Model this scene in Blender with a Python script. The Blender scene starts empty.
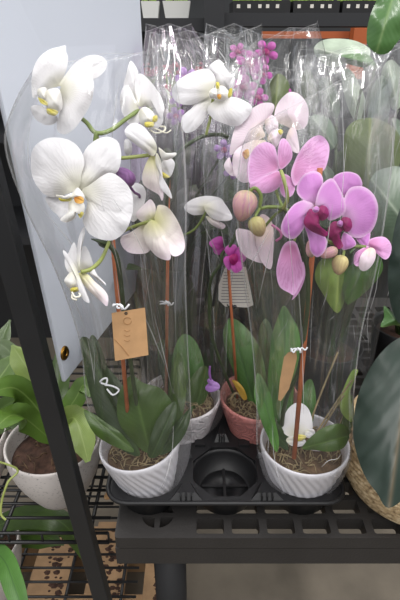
import bpy, bmesh, math, random
from mathutils import Vector, Matrix, noise
random.seed(7)
C = bpy.context.scene.collection
PI = math.pi
H = 1.35                       # camera height
PITCH = math.radians(28)
c_, s_ = math.cos(PITCH), math.sin(PITCH)
F = 500.0                      # focal length in pixels of a 400 x 600 frame
SZ = 0.74                      # top of the plastic shelf

def P(px, py, Z):
    v = (py-300)/F
    return Vector(((px-200)/F*Z, Z*(c_-v*s_), H-Z*(s_+v*c_)))
def PY(px, py, Y):
    v = (py-300)/F
    return P(px, py, Y/(c_-v*s_))
def PH(px, py, z):
    v = (py-300)/F
    return P(px, py, (H-z)/(s_+v*c_))
def depth(p):                  # distance of a point along the camera axis
    return p[1]*c_ + (H-p[2])*s_

# ------------------------------------------------------------------ materials
def new_mat(name):
    m = bpy.data.materials.new(name); m.use_nodes = True
    nt = m.node_tree
    b = nt.nodes['Principled BSDF']
    return m, nt, b
def N(nt, typ, **kw):
    n = nt.nodes.new(typ)
    for k, v in kw.items():
        if k in n.inputs.keys() if isinstance(k, str) else False: n.inputs[k].default_value = v
        else: setattr(n, k, v)
    return n
def ramp(nt, stops, interp='LINEAR'):
    r = nt.nodes.new('ShaderNodeValToRGB'); r.color_ramp.interpolation = interp
    e = r.color_ramp.elements
    while len(e) < len(stops): e.new(0.5)
    for k, (p, col) in enumerate(stops):
        e[k].position = p; e[k].color = (*col, 1)
    return r
def srgb(r, g, b):
    f = lambda u: (u/255/12.92) if u/255 <= .04045 else ((u/255+.055)/1.055)**2.4
    return (f(r), f(g), f(b))
def plain(name, col, rough=.5, metal=0, var=.0, scale=30, bump=0, bscale=200, spec=.5, coat=0):
    m, nt, b = new_mat(name); L = nt.links
    b.inputs['Base Color'].default_value = (*col, 1)
    b.inputs['Roughness'].default_value = rough; b.inputs['Metallic'].default_value = metal
    b.inputs['Specular IOR Level'].default_value = spec
    b.inputs['Coat Weight'].default_value = coat
    tc = N(nt, 'ShaderNodeTexCoord')
    if var:
        n = N(nt, 'ShaderNodeTexNoise'); n.inputs['Scale'].default_value = scale; n.inputs['Detail'].default_value = 4
        L.new(tc.outputs['Object'], n.inputs['Vector'])
        r = ramp(nt, [(.3, tuple(x*(1-var) for x in col)), (.7, tuple(min(1, x*(1+var)) for x in col))])
        L.new(n.outputs['Fac'], r.inputs['Fac']); L.new(r.outputs['Color'], b.inputs['Base Color'])
    if bump:
        n = N(nt, 'ShaderNodeTexNoise'); n.inputs['Scale'].default_value = bscale; n.inputs['Detail'].default_value = 3
        L.new(tc.outputs['Object'], n.inputs['Vector'])
        bp = N(nt, 'ShaderNodeBump'); bp.inputs['Strength'].default_value = bump; bp.inputs['Distance'].default_value = .002
        L.new(n.outputs['Fac'], bp.inputs['Height']); L.new(bp.outputs['Normal'], b.inputs['Normal'])
    return m

def petal_mat(name, inner, mid, edge, vein=.0, veincol=(.5, .1, .4), trans=.3, edgecol=None, stops=(0.0, .45, 1.0)):
    # colour runs from the base of the petal to its tip, fine veins fan out, an optional pale rim
    m, nt, b = new_mat(name); L = nt.links
    uv = N(nt, 'ShaderNodeUVMap'); uv.uv_map = 'axis'
    uv2 = N(nt, 'ShaderNodeUVMap'); uv2.uv_map = 'ring'
    sp = N(nt, 'ShaderNodeSeparateXYZ'); L.new(uv.outputs['UV'], sp.inputs[0])
    sp2 = N(nt, 'ShaderNodeSeparateXYZ'); L.new(uv2.outputs['UV'], sp2.inputs[0])
    r = ramp(nt, [(stops[0], inner), (stops[1], mid), (stops[2], edge)])
    L.new(sp.outputs['X'], r.inputs['Fac'])
    col = r.outputs['Color']
    # vein pattern: sine of the fan angle
    mu = N(nt, 'ShaderNodeMath', operation='MULTIPLY'); L.new(sp2.outputs['Y'], mu.inputs[0]); mu.inputs[1].default_value = 34
    nz = N(nt, 'ShaderNodeTexNoise'); nz.inputs['Scale'].default_value = 5; L.new(uv.outputs['UV'], nz.inputs['Vector'])
    ad = N(nt, 'ShaderNodeMath', operation='MULTIPLY_ADD'); L.new(nz.outputs['Fac'], ad.inputs[0]); ad.inputs[1].default_value = 7; L.new(mu.outputs[0], ad.inputs[2])
    si = N(nt, 'ShaderNodeMath', operation='SINE'); L.new(ad.outputs[0], si.inputs[0])
    pw = N(nt, 'ShaderNodeMath', operation='POWER'); ab = N(nt, 'ShaderNodeMath', operation='ABSOLUTE'); L.new(si.outputs[0], ab.inputs[0])
    L.new(ab.outputs[0], pw.inputs[0]); pw.inputs[1].default_value = 5
    if vein:
        mx = N(nt, 'ShaderNodeMix', data_type='RGBA'); ml = N(nt, 'ShaderNodeMath', operation='MULTIPLY'); ml.inputs[1].default_value = vein
        L.new(pw.outputs[0], ml.inputs[0]); L.new(ml.outputs[0], mx.inputs['Factor']); L.new(col, mx.inputs['A']); mx.inputs['B'].default_value = (*veincol, 1)
        col = mx.outputs['Result']
    if edgecol:
        er = ramp(nt, [(.82, (0, 0, 0)), (.98, (.8, .8, .8))]); L.new(sp2.outputs['X'], er.inputs['Fac'])
        mx = N(nt, 'ShaderNodeMix', data_type='RGBA'); L.new(er.outputs['Color'], mx.inputs['Factor']); L.new(col, mx.inputs['A']); mx.inputs['B'].default_value = (*edgecol, 1)
        col = mx.outputs['Result']
    L.new(col, b.inputs['Base Color'])
    b.inputs['Roughness'].default_value = .5; b.inputs['Specular IOR Level'].default_value = .3
    bp = N(nt, 'ShaderNodeBump'); bp.inputs['Strength'].default_value = .16; bp.inputs['Distance'].default_value = .001
    L.new(pw.outputs[0], bp.inputs['Height']); L.new(bp.outputs['Normal'], b.inputs['Normal'])
    tr = N(nt, 'ShaderNodeBsdfTranslucent'); L.new(col, tr.inputs['Color'])
    mix = N(nt, 'ShaderNodeMixShader'); mix.inputs[0].default_value = trans
    out = nt.nodes['Material Output']
    L.new(b.outputs[0], mix.inputs[1]); L.new(tr.outputs[0], mix.inputs[2]); L.new(mix.outputs[0], out.inputs['Surface'])
    return m

def leaf_mat(name, col, midrib, rough=.35, var=.3, veins=26, vstr=.05, trans=.12, spec=.5):
    m, nt, b = new_mat(name); L = nt.links
    uv = N(nt, 'ShaderNodeUVMap'); uv.uv_map = 'axis'
    sp = N(nt, 'ShaderNodeSeparateXYZ'); L.new(uv.outputs['UV'], sp.inputs[0])
    n = N(nt, 'ShaderNodeTexNoise'); n.inputs['Scale'].default_value = 18; n.inputs['Detail'].default_value = 5
    tc = N(nt, 'ShaderNodeTexCoord'); L.new(tc.outputs['Object'], n.inputs['Vector'])
    r = ramp(nt, [(.3, tuple(x*(1-var) for x in col)), (.7, tuple(x*(1+var) for x in col))]); L.new(n.outputs['Fac'], r.inputs['Fac'])
    ab = N(nt, 'ShaderNodeMath', operation='ABSOLUTE'); L.new(sp.outputs['Y'], ab.inputs[0])
    rr = ramp(nt, [(.0, (1, 1, 1)), (.05, (.25, .25, .25)), (.09, (0, 0, 0))]); L.new(ab.outputs[0], rr.inputs['Fac'])
    mx = N(nt, 'ShaderNodeMix', data_type='RGBA'); L.new(rr.outputs['Color'], mx.inputs['Factor']); L.new(r.outputs['Color'], mx.inputs['A']); mx.inputs['B'].default_value = (*midrib, 1)
    L.new(mx.outputs['Result'], b.inputs['Base Color'])
    b.inputs['Roughness'].default_value = rough; b.inputs['Specular IOR Level'].default_value = spec
    # side veins leave the midrib at a slant
    m1 = N(nt, 'ShaderNodeMath', operation='MULTIPLY_ADD'); L.new(ab.outputs[0], m1.inputs[0]); m1.inputs[1].default_value = -.45; L.new(sp.outputs['X'], m1.inputs[2])
    m2 = N(nt, 'ShaderNodeMath', operation='MULTIPLY'); L.new(m1.outputs[0], m2.inputs[0]); m2.inputs[1].default_value = veins*2*PI/2
    si = N(nt, 'ShaderNodeMath', operation='SINE'); L.new(m2.outputs[0], si.inputs[0])
    ad = N(nt, 'ShaderNodeMath', operation='MULTIPLY_ADD'); L.new(n.outputs['Fac'], ad.inputs[0]); ad.inputs[1].default_value = 1.5; L.new(si.outputs[0], ad.inputs[2])
    bp = N(nt, 'ShaderNodeBump'); bp.inputs['Strength'].default_value = vstr; bp.inputs['Distance'].default_value = .0015
    L.new(ad.outputs[0], bp.inputs['Height']); L.new(bp.outputs['Normal'], b.inputs['Normal'])
    tr = N(nt, 'ShaderNodeBsdfTranslucent'); L.new(mx.outputs['Result'], tr.inputs['Color'])
    mix = N(nt, 'ShaderNodeMixShader'); mix.inputs[0].default_value = trans
    L.new(b.outputs[0], mix.inputs[1]); L.new(tr.outputs[0], mix.inputs[2]); L.new(mix.outputs[0], nt.nodes['Material Output'].inputs['Surface'])
    return m

def film_mat(name, haze=.05, tint=(1, 1, 1), bump=.3, scale=(35, 35, 12), gl=.5):
    # clear cellophane: lets light straight through, mirrors lamps at grazing angles, a trace of milky scatter
    m = bpy.data.materials.new(name); m.use_nodes = True
    nt = m.node_tree; L = nt.links; nt.nodes.clear()
    out = N(nt, 'ShaderNodeOutputMaterial')
    tc = N(nt, 'ShaderNodeTexCoord'); mp = N(nt, 'ShaderNodeMapping'); mp.inputs['Scale'].default_value = scale
    L.new(tc.outputs['Object'], mp.inputs['Vector'])
    vo = N(nt, 'ShaderNodeTexVoronoi', feature='DISTANCE_TO_EDGE'); vo.inputs['Scale'].default_value = 1.0
    nz = N(nt, 'ShaderNodeTexNoise'); nz.inputs['Scale'].default_value = .8; nz.inputs['Detail'].default_value = 3
    L.new(mp.outputs[0], nz.inputs['Vector'])
    mxv = N(nt, 'ShaderNodeMix', data_type='VECTOR'); mxv.inputs['Factor'].default_value = .35
    L.new(mp.outputs[0], mxv.inputs['A']); L.new(nz.outputs['Color'], mxv.inputs['B']); L.new(mxv.outputs['Result'], vo.inputs['Vector'])
    ad = N(nt, 'ShaderNodeMath', operation='ADD'); L.new(vo.outputs['Distance'], ad.inputs[0]); L.new(nz.outputs['Fac'], ad.inputs[1])
    bp = N(nt, 'ShaderNodeBump'); bp.inputs['Strength'].default_value = bump; bp.inputs['Distance'].default_value = .006
    L.new(ad.outputs[0], bp.inputs['Height'])
    fr = N(nt, 'ShaderNodeFresnel'); fr.inputs['IOR'].default_value = 1.5; L.new(bp.outputs['Normal'], fr.inputs['Normal'])
    ml = N(nt, 'ShaderNodeMath', operation='MULTIPLY'); L.new(fr.outputs[0], ml.inputs[0]); ml.inputs[1].default_value = gl
    mn = N(nt, 'ShaderNodeMath', operation='MINIMUM'); L.new(ml.outputs[0], mn.inputs[0]); mn.inputs[1].default_value = .24; ml = mn
    t = N(nt, 'ShaderNodeBsdfTransparent'); t.inputs['Color'].default_value = (*[.985*x for x in tint], 1)
    g = N(nt, 'ShaderNodeBsdfGlossy'); g.inputs['Roughness'].default_value = .12; L.new(bp.outputs['Normal'], g.inputs['Normal'])
    d = N(nt, 'ShaderNodeBsdfDiffuse'); d.inputs['Color'].default_value = (.85*tint[0], .85*tint[1], .86*tint[2], 1); L.new(bp.outputs['Normal'], d.inputs['Normal'])
    m1 = N(nt, 'ShaderNodeMixShader'); m1.inputs[0].default_value = haze; L.new(t.outputs[0], m1.inputs[1]); L.new(d.outputs[0], m1.inputs[2])
    m2 = N(nt, 'ShaderNodeMixShader'); L.new(ml.outputs[0], m2.inputs[0]); L.new(m1.outputs[0], m2.inputs[1]); L.new(g.outputs[0], m2.inputs[2])
    L.new(m2.outputs[0], out.inputs['Surface'])
    return m

def pot_mat(name, col, swirl=False, speck=False):
    m, nt, b = new_mat(name); L = nt.links
    b.inputs['Base Color'].default_value = (*col, 1); b.inputs['Roughness'].default_value = .38
    tc = N(nt, 'ShaderNodeTexCoord')
    if swirl:
        vo = N(nt, 'ShaderNodeTexVoronoi'); vo.inputs['Scale'].default_value = 48; L.new(tc.outputs['Object'], vo.inputs['Vector'])
        mu = N(nt, 'ShaderNodeMath', operation='MULTIPLY'); L.new(vo.outputs['Distance'], mu.inputs[0]); mu.inputs[1].default_value = 26
        si = N(nt, 'ShaderNodeMath', operation='SINE'); L.new(mu.outputs[0], si.inputs[0])
        bp = N(nt, 'ShaderNodeBump'); bp.inputs['Strength'].default_value = .55; bp.inputs['Distance'].default_value = .0015
        L.new(si.outputs[0], bp.inputs['Height']); L.new(bp.outputs['Normal'], b.inputs['Normal'])
    if speck:
        mp = N(nt, 'ShaderNodeMapping'); mp.inputs['Scale'].default_value = (130, 130, 260); mp.inputs['Rotation'].default_value = (.3, .5, 0); L.new(tc.outputs['Object'], mp.inputs['Vector'])
        vo = N(nt, 'ShaderNodeTexVoronoi'); vo.inputs['Scale'].default_value = 1.0; L.new(mp.outputs[0], vo.inputs['Vector'])
        r = ramp(nt, [(.0, (.3, .28, .27)), (.18, (.4, .38, .37)), (.25, col)]); L.new(vo.outputs['Distance'], r.inputs['Fac']); L.new(r.outputs['Color'], b.inputs['Base Color'])
        bp = N(nt, 'ShaderNodeBump'); bp.inputs['Strength'].default_value = .5; bp.inputs['Distance'].default_value = .001
        rr = ramp(nt, [(.1, (0, 0, 0)), (.3, (1, 1, 1))]); L.new(vo.outputs['Distance'], rr.inputs['Fac'])
        L.new(rr.outputs['Color'], bp.inputs['Height']); L.new(bp.outputs['Normal'], b.inputs['Normal']); b.inputs['Roughness'].default_value = .7
    return m

M = {}
M['white_petal'] = petal_mat('white_petal', srgb(222, 220, 196), srgb(232, 230, 231), srgb(234, 233, 236), vein=.09, veincol=srgb(214, 208, 212), trans=.22)
M['blush_petal'] = petal_mat('blush_petal', srgb(222, 222, 150), srgb(240, 234, 226), srgb(240, 228, 236), vein=.08, veincol=srgb(190, 110, 170), trans=.28)
M['pale_pink_petal'] = petal_mat('pale_pink_petal', srgb(238, 222, 200), srgb(238, 224, 232), srgb(242, 232, 238), vein=.1, veincol=srgb(220, 160, 205), trans=.3)
M['pink_petal'] = petal_mat('pink_petal', srgb(232, 196, 228), srgb(214, 146, 214), srgb(212, 140, 213), vein=.14, veincol=srgb(196, 110, 196), trans=.25, edgecol=srgb(236, 204, 233))
M['pink_back_petal'] = petal_mat('pink_back_petal', srgb(200, 124, 168), srgb(220, 160, 208), srgb(228, 178, 224), vein=.3, veincol=srgb(180, 84, 150), trans=.25, edgecol=srgb(232, 190, 228))
M['magenta_lip'] = petal_mat('magenta_lip', srgb(190, 60, 130), srgb(140, 20, 92), srgb(165, 28, 115), vein=.4, veincol=srgb(95, 8, 60), trans=.1)
M['magenta_petal'] = petal_mat('magenta_petal', srgb(120, 20, 90), srgb(190, 70, 165), srgb(206, 110, 190), vein=.4, veincol=srgb(110, 16, 90), trans=.2)
M['lilac_petal'] = petal_mat('lilac_petal', srgb(150, 100, 170), srgb(172, 130, 196), srgb(190, 150, 210), vein=.3, veincol=srgb(120, 70, 150), trans=.25)
M['white_lip'] = petal_mat('white_lip', srgb(240, 236, 220), srgb(244, 242, 236), srgb(244, 242, 240), trans=.15)
M['yellow_lip'] = petal_mat('yellow_lip', srgb(205, 194, 90), srgb(206, 194, 80), srgb(222, 214, 150), trans=.1)
M['orange_lip'] = petal_mat('orange_lip', srgb(170, 100, 40), srgb(196, 140, 60), srgb(214, 176, 100), trans=.1)
M['bud_pink'] = petal_mat('bud_pink', srgb(176, 178, 110), srgb(214, 170, 170), srgb(205, 165, 140), vein=.5, veincol=srgb(196, 120, 170), trans=.1)
M['bud_green'] = petal_mat('bud_green', srgb(176, 176, 110), srgb(196, 180, 130), srgb(190, 160, 130), vein=.3, veincol=srgb(160, 130, 100), trans=.1)
M['purple_bud'] = petal_mat('purple_bud', srgb(110, 70, 118), srgb(136, 92, 146), srgb(150, 110, 164), vein=.4, veincol=srgb(80, 40, 90), trans=.1)
M['orchid_leaf'] = leaf_mat('orchid_leaf', srgb(66, 90, 36), srgb(84, 110, 50), rough=.33)
M['orchid_leaf_dark'] = leaf_mat('orchid_leaf_dark', srgb(48, 66, 32), srgb(66, 86, 46), rough=.38)
M['orchid_leaf_bright'] = leaf_mat('orchid_leaf_bright', srgb(72, 116, 44), srgb(54, 92, 38), rough=.4)
M['light_leaf'] = leaf_mat('light_leaf', srgb(136, 164, 74), srgb(170, 190, 104), rough=.4, trans=.2)
M['fern_leaf'] = leaf_mat('fern_leaf', srgb(92, 124, 48), srgb(130, 156, 82), rough=.35, trans=.2, veins=40, vstr=.12)
M['fern_leaf_pale'] = leaf_mat('fern_leaf_pale', srgb(140, 162, 84), srgb(165, 184, 110), rough=.35, trans=.25, veins=40, vstr=.12)
M['rubber_leaf'] = leaf_mat('rubber_leaf', srgb(38, 52, 44), srgb(84, 76, 58), rough=.4, var=.15, veins=14, vstr=.16, trans=.03)
M['rubber_leaf_green'] = leaf_mat('rubber_leaf_green', srgb(74, 112, 58), srgb(110, 140, 84), rough=.28, var=.12, veins=22, vstr=.05, trans=.1)
M['grey_leaf'] = leaf_mat('grey_leaf', srgb(100, 118, 98), srgb(150, 162, 144), rough=.35, trans=.1)
M['pale_leaf'] = leaf_mat('pale_leaf', srgb(176, 190, 170), srgb(205, 214, 196), rough=.4, trans=.2)
M['olive_leaf'] = leaf_mat('olive_leaf', srgb(86, 100, 52), srgb(116, 126, 72), rough=.4, trans=.12)
M['yellow_leaf'] = leaf_mat('yellow_leaf', srgb(200, 160, 50), srgb(180, 140, 60), rough=.5, trans=.2)
M['stem_green'] = plain('stem_green', srgb(112, 130, 62), .45, var=.15, scale=60)
M['stem_dark'] = plain('stem_dark', srgb(62, 74, 48), .5, var=.25, scale=60)
M['stem_bright'] = plain('stem_bright', srgb(146, 156, 84), .45, var=.1, scale=60)
M['stake'] = plain('stake', srgb(176, 98, 56), .6, var=.3, scale=40, bump=.3)
M['stake_dark'] = plain('stake_dark', srgb(40, 40, 40), .5)
M['kraft'] = plain('kraft', srgb(184, 144, 102), .8, var=.1, scale=70, bump=.15)
M['ink'] = plain('ink', srgb(160, 118, 76), .8)
M['paper'] = plain('paper', srgb(216, 212, 204), .7)
M['print'] = plain('print', srgb(150, 148, 146), .8)
M['tie'] = plain('tie', srgb(236, 238, 242), .4)
M['pot_white'] = pot_mat('pot_white', srgb(222, 220, 226))
M['pot_swirl'] = pot_mat('pot_swirl', srgb(216, 210, 212), swirl=True)
M['pot_pink'] = pot_mat('pot_pink', srgb(196, 128, 122), swirl=True)
M['pot_speck'] = pot_mat('pot_speck', srgb(205, 198, 194), speck=True)
M['planter_white'] = plain('planter_white', srgb(226, 226, 222), .5)
M['bark'] = plain('bark', srgb(92, 72, 52), .85, var=.5, scale=90, bump=.8, bscale=120)
M['soil'] = plain('soil', srgb(68, 47, 37), .95, var=.5, scale=90, bump=1, bscale=150)
M['moss'] = plain('moss', srgb(138, 122, 90), .8, var=.35, scale=60)
M['black_metal'] = plain('black_metal', srgb(34, 35, 37), .45, var=.06, bump=.05)
M['black_plastic'] = plain('black_plastic', srgb(24, 24, 26), .5, bump=.08)
M['shelf_plastic'] = plain('shelf_plastic', srgb(46, 44, 43), .55, var=.12, scale=14, bump=.25, bscale=300)
M['wire'] = plain('wire', srgb(30, 30, 32), .4)
M['sign_white'] = plain('sign_white', srgb(212, 218, 229), .35, var=.015, scale=3)
M['brass'] = plain('brass', srgb(150, 112, 50), .3, 1)
M['brass_dark'] = plain('brass_dark', srgb(40, 30, 16), .4, .6)
M['concrete'] = plain('concrete', srgb(106, 98, 86), .85, var=.25, scale=6, bump=.4, bscale=60)
M['back_wall'] = plain('back_wall', srgb(62, 64, 66), .8, var=.3, scale=1.6)
M['wood'] = plain('wood', srgb(160, 128, 94), .8, var=.25, scale=20, bump=.2)
M['orange'] = plain('orange', srgb(178, 92, 48), .5)
M['rack'] = plain('rack', srgb(40, 41, 44), .5)
M['red_flower'] = plain('red_flower', srgb(200, 70, 84), .6, var=.3, scale=40)
M['seed_green'] = plain('seed_green', srgb(150, 180, 84), .6, var=.4, scale=60)
M['carton'] = plain('carton', srgb(150, 152, 154), .7, var=.2, scale=4)
M['film'] = film_mat('film', haze=.016)
M['film_crease_glint'] = film_mat('film_crease_glint', haze=.38)  # milkier film that paints the bright streak along a fold
M['film_seam'] = film_mat('film_seam', haze=.22)
M['film_milky'] = film_mat('film_milky', haze=.012, gl=.36)
M['film_pink'] = film_mat('film_pink', haze=.016, gl=.36, tint=(1, .93, 1))
m, nt, b = new_mat('seagrass'); L = nt.links     # coiled basket weave
tc = N(nt, 'ShaderNodeTexCoord'); mp = N(nt, 'ShaderNodeMapping'); mp.inputs['Scale'].default_value = (150, 150, 150)
L.new(tc.outputs['Object'], mp.inputs[0]); nz = N(nt, 'ShaderNodeTexNoise'); nz.inputs['Scale'].default_value = 1; nz.inputs['Detail'].default_value = 4; L.new(mp.outputs[0], nz.inputs['Vector'])
r = ramp(nt, [(.3, srgb(128, 104, 74)), (.5, srgb(196, 170, 130)), (.7, srgb(228, 208, 170))]); L.new(nz.outputs['Fac'], r.inputs['Fac']); L.new(r.outputs['Color'], b.inputs['Base Color'])
b.inputs['Roughness'].default_value = .8
bp = N(nt, 'ShaderNodeBump'); bp.inputs['Strength'].default_value = .7; bp.inputs['Distance'].default_value = .003; L.new(nz.outputs['Fac'], bp.inputs['Height']); L.new(bp.outputs['Normal'], b.inputs['Normal'])
M['seagrass'] = m

# ------------------------------------------------------------------ object helpers
WL = {}                        # world position of every object's origin
def empty(name, loc, parent=None):
    o = bpy.data.objects.new(name, None); C.objects.link(o); o.empty_display_size = .02
    loc = Vector(loc)
    if parent: o.parent = parent; o.location = loc - WL[parent.name]
    else: o.location = loc
    WL[o.name] = loc
    return o
def tag(o, label=None, cat=None, group=None, kind=None):
    if label: o['label'] = label
    if cat: o['category'] = cat
    if group: o['group'] = group
    if kind: o['kind'] = kind
    return o
def thing(name, loc, label, cat, group=None):
    return tag(empty(name, loc), label, cat, group)
def obj(name, verts, faces, mat, parent=None, uvs=None, smooth=True, origin=None):
    verts = [Vector(v) for v in verts]
    if origin is None:
        lo = [min(v[k] for v in verts) for k in range(3)]; hi = [max(v[k] for v in verts) for k in range(3)]
        origin = Vector(((lo[0]+hi[0])/2, (lo[1]+hi[1])/2, lo[2]))
    origin = Vector(origin)
    me = bpy.data.meshes.new(name)
    me.from_pydata([v-origin for v in verts], [], faces)
    mats = mat if isinstance(mat, (list, tuple)) else [mat]
    for q in mats: me.materials.append(M[q] if isinstance(q, str) else q)
    if uvs:
        for nm, vals in uvs.items():
            lay = me.uv_layers.new(name=nm)
            for lp in me.loops: lay.data[lp.index].uv = vals[lp.vertex_index]
    if smooth:
        for p in me.polygons: p.use_smooth = True
    me.update()
    o = bpy.data.objects.new(name, me); C.objects.link(o)
    if parent: o.parent = parent; o.location = origin - WL[parent.name]
    else: o.location = origin
    WL[o.name] = origin
    return o
def fix_normals(o):
    bm = bmesh.new(); bm.from_mesh(o.data); bmesh.ops.recalc_face_normals(bm, faces=bm.faces); bm.to_mesh(o.data); bm.free()
    return o
def solid(o, th, off=0):
    md = o.modifiers.new('thickness', 'SOLIDIFY'); md.thickness = th; md.offset = off
    es = o.modifiers.new('crisp_rim', 'EDGE_SPLIT'); es.split_angle = math.radians(50)
    return o
def crom(pts, n, closed=False):
    pts = [Vector(p) for p in pts]; m = len(pts); out = []
    segs = m if closed else m-1
    for i in range(segs):
        g = lambda k: pts[k % m] if closed else pts[max(0, min(m-1, k))]
        a, b_, c, d = g(i-1), g(i), g(i+1), g(i+2)
        for j in range(n):
            t = j/n
            out.append(.5*((2*b_)+(c-a)*t+(2*a-5*b_+4*c-d)*t*t+(3*b_-a-3*c+d)*t**3))
    if not closed: out.append(pts[-1])
    return out

class MB:                      # gathers shapes into one mesh
    def __init__(s): s.v = []; s.f = []; s.uv = []
    def add(s, vs, fs):
        o = len(s.v); s.v += [Vector(v) for v in vs]; s.f += [tuple(i+o for i in f) for f in fs]
        return s
    def box(s, x0, x1, y0, y1, z0, z1):
        return s.add([(x0,y0,z0),(x1,y0,z0),(x1,y1,z0),(x0,y1,z0),(x0,y0,z1),(x1,y0,z1),(x1,y1,z1),(x0,y1,z1)],
                     [(0,3,2,1),(4,5,6,7),(0,1,5,4),(1,2,6,5),(2,3,7,6),(3,0,4,7)])
    def tube(s, pts, r, n=8, sub=4, caps=True):
        q = crom(pts, sub) if len(pts) > 2 else [Vector(p) for p in pts]
        K = len(q)
        rr = [r]*K if not isinstance(r, (list, tuple)) else [r[min(len(r)-1, int(i/(K-1)*(len(r)-1)))]*(1-(i/(K-1)*(len(r)-1)) % 1) + r[min(len(r)-1, int(i/(K-1)*(len(r)-1))+1)]*((i/(K-1)*(len(r)-1)) % 1) for i in range(K)]
        o = len(s.v); ref = None
        for i, p in enumerate(q):
            t = (q[min(K-1, i+1)]-q[max(0, i-1)]).normalized()
            if ref is None: ref = t.orthogonal().normalized()
            ref = (ref - t*ref.dot(t)).normalized(); bi = t.cross(ref)
            for k in range(n):
                a = 2*PI*k/n
                s.v.append(p + (ref*math.cos(a)+bi*math.sin(a))*rr[i])
        for i in range(K-1):
            for k in range(n):
                s.f.append((o+i*n+k, o+i*n+(k+1) % n, o+(i+1)*n+(k+1) % n, o+(i+1)*n+k))
        if caps:
            s.f.append(tuple(o+k for k in reversed(range(n)))); s.f.append(tuple(o+(K-1)*n+k for k in range(n)))
        return s
    def build(s, name, mat, parent=None, smooth=False, origin=None):
        return obj(name, s.v, s.f, mat, parent, smooth=smooth, origin=origin)

def tube(name, pts, r, mat, parent=None, n=8, sub=5):
    return MB().tube(pts, r, n, sub).build(name, mat, parent, smooth=True)

def lathe(name, prof, cen, mat, parent=None, n=64, fn=None, tilt=None, smooth=True):
    # prof: (r, z) from the inner floor, over the rim, to the outer base
    vs, fs = [], []
    for (r, z) in prof:
        for k in range(n):
            a = 2*PI*k/n
            rr = fn(r, z, a) if fn else r
            p = Vector((rr*math.cos(a), rr*math.sin(a), z))
            if tilt: p = tilt @ p
            vs.append(p+Vector(cen))
    K = len(prof)
    for i in range(K-1):
        for k in range(n):
            fs.append((i*n+k, i*n+(k+1) % n, (i+1)*n+(k+1) % n, (i+1)*n+k))
    fs.append(tuple(range(n))[::-1]) ; fs.append(tuple((K-1)*n+k for k in range(n)))
    return fix_normals(obj(name, vs, fs, mat, parent, smooth=smooth, origin=cen))

def sheet(name, outline, Z, mat, parent, base=None, tip=None, gx=0, gy=0, bulge=.006, fold=0, curl=0, th=.0006, rings=8, sub=5, ripple=.0026):
    """A petal or leaf seen face-on: its outline in the frame, set at depth Z, tilted by gx, gy (metres per 100 px), domed and folded."""
    out = crom([(x, y, 0) for x, y in outline], sub, True)
    cx = sum(p.x for p in out)/len(out); cy = sum(p.y for p in out)/len(out)
    if base is None: base = outline[0]
    B = Vector((base[0], base[1], 0))
    if tip is None:
        T = max(out, key=lambda p: (p-B).length)
    else: T = Vector((tip[0], tip[1], 0))
    ax = (T-B); Ln = ax.length or 1; ax /= Ln; nx = Vector((-ax.y, ax.x, 0))
    smax = max(abs((p-B).dot(nx)) for p in out) or 1
    far = max((p-B).length for p in out)
    sd = random.random()*50
    kb = 1 if fold else (.8 if name in ('lip', 'column') else .42)
    vs, fs, u1, u2 = [], [], [], []
    n = len(out)
    def put(x, y, rho):
        q = Vector((x, y, 0)); t = (q-B).dot(ax)/Ln; s = (q-B).dot(nx)/smax
        z = Z + gx*(x-cx)/100 + gy*(y-cy)/100 + kb*bulge*rho*rho + fold*abs(s) + curl*t*t
        if not fold: z += .0012*math.exp(-(s/.13)**2)*min(1, rho*2)*(1-rho*.5)
        z += ripple*rho*noise.noise(Vector((x*.06+sd, y*.06, sd)))*2
        vs.append(P(x, y, z))
        d = q-B
        ang = math.atan2(d.dot(nx), d.dot(ax)+1e-6)
        u1.append(((d.length/far) if fold == 0 else t, s)); u2.append((rho, ang/1.2))
    put(cx, cy, 0)
    for r in range(1, rings+1):
        rho = r/rings
        for p in out: put(cx+(p.x-cx)*rho, cy+(p.y-cy)*rho, rho)
    for k in range(n): fs.append((0, 1+(k+1) % n, 1+k))
    for r in range(rings-1):
        for k in range(n):
            a = 1+r*n+k; b2 = 1+r*n+(k+1) % n
            fs.append((a, b2, b2+n, a+n))
    o = obj(name, vs, fs, mat, parent, uvs={'axis': u1, 'ring': u2})
    return solid(o, th)

def blade(name, pts, widths, mat, parent, face=None, fold=.15, th=.0008, twist=0, wave=0, sub=6):
    """A leaf swept along a 3-D midrib; widths are full widths in metres; face is the way its upper side looks."""
    q = crom(pts, sub); K = len(q); M_ = 8
    vs, fs, u1, u2 = [], [], [], []
    face = Vector(face if face else (0, -.6, .8))
    for i, p in enumerate(q):
        t = (q[min(K-1, i+1)]-q[max(0, i-1)]).normalized()
        u = i/(K-1); f = u*(len(widths)-1); a = int(min(f, len(widths)-1)); b_ = min(a+1, len(widths)-1)
        g = f-a; g = g*g*(3-2*g)
        w = widths[a]*(1-g)+widths[b_]*g
        sd = t.cross(face).normalized()
        if twist: sd = Matrix.Rotation(twist*u, 3, t) @ sd
        nn = sd.cross(t).normalized()
        for j in range(M_+1):
            s = j/M_*2-1
            vs.append(p + sd*(s*w/2) + nn*(abs(s)*w/2*fold*2 - abs(s)**2*w*fold*.6 + wave*w*math.sin(u*22+s*2)*abs(s)))
            u1.append((u, s)); u2.append((abs(s), s))
    for i in range(K-1):
        for j in range(M_):
            a = i*(M_+1)+j
            fs.append((a, a+1, a+M_+2, a+M_+1))
    o = obj(name, vs, fs, mat, parent, uvs={'axis': u1, 'ring': u2})
    return solid(o, th)

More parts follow.
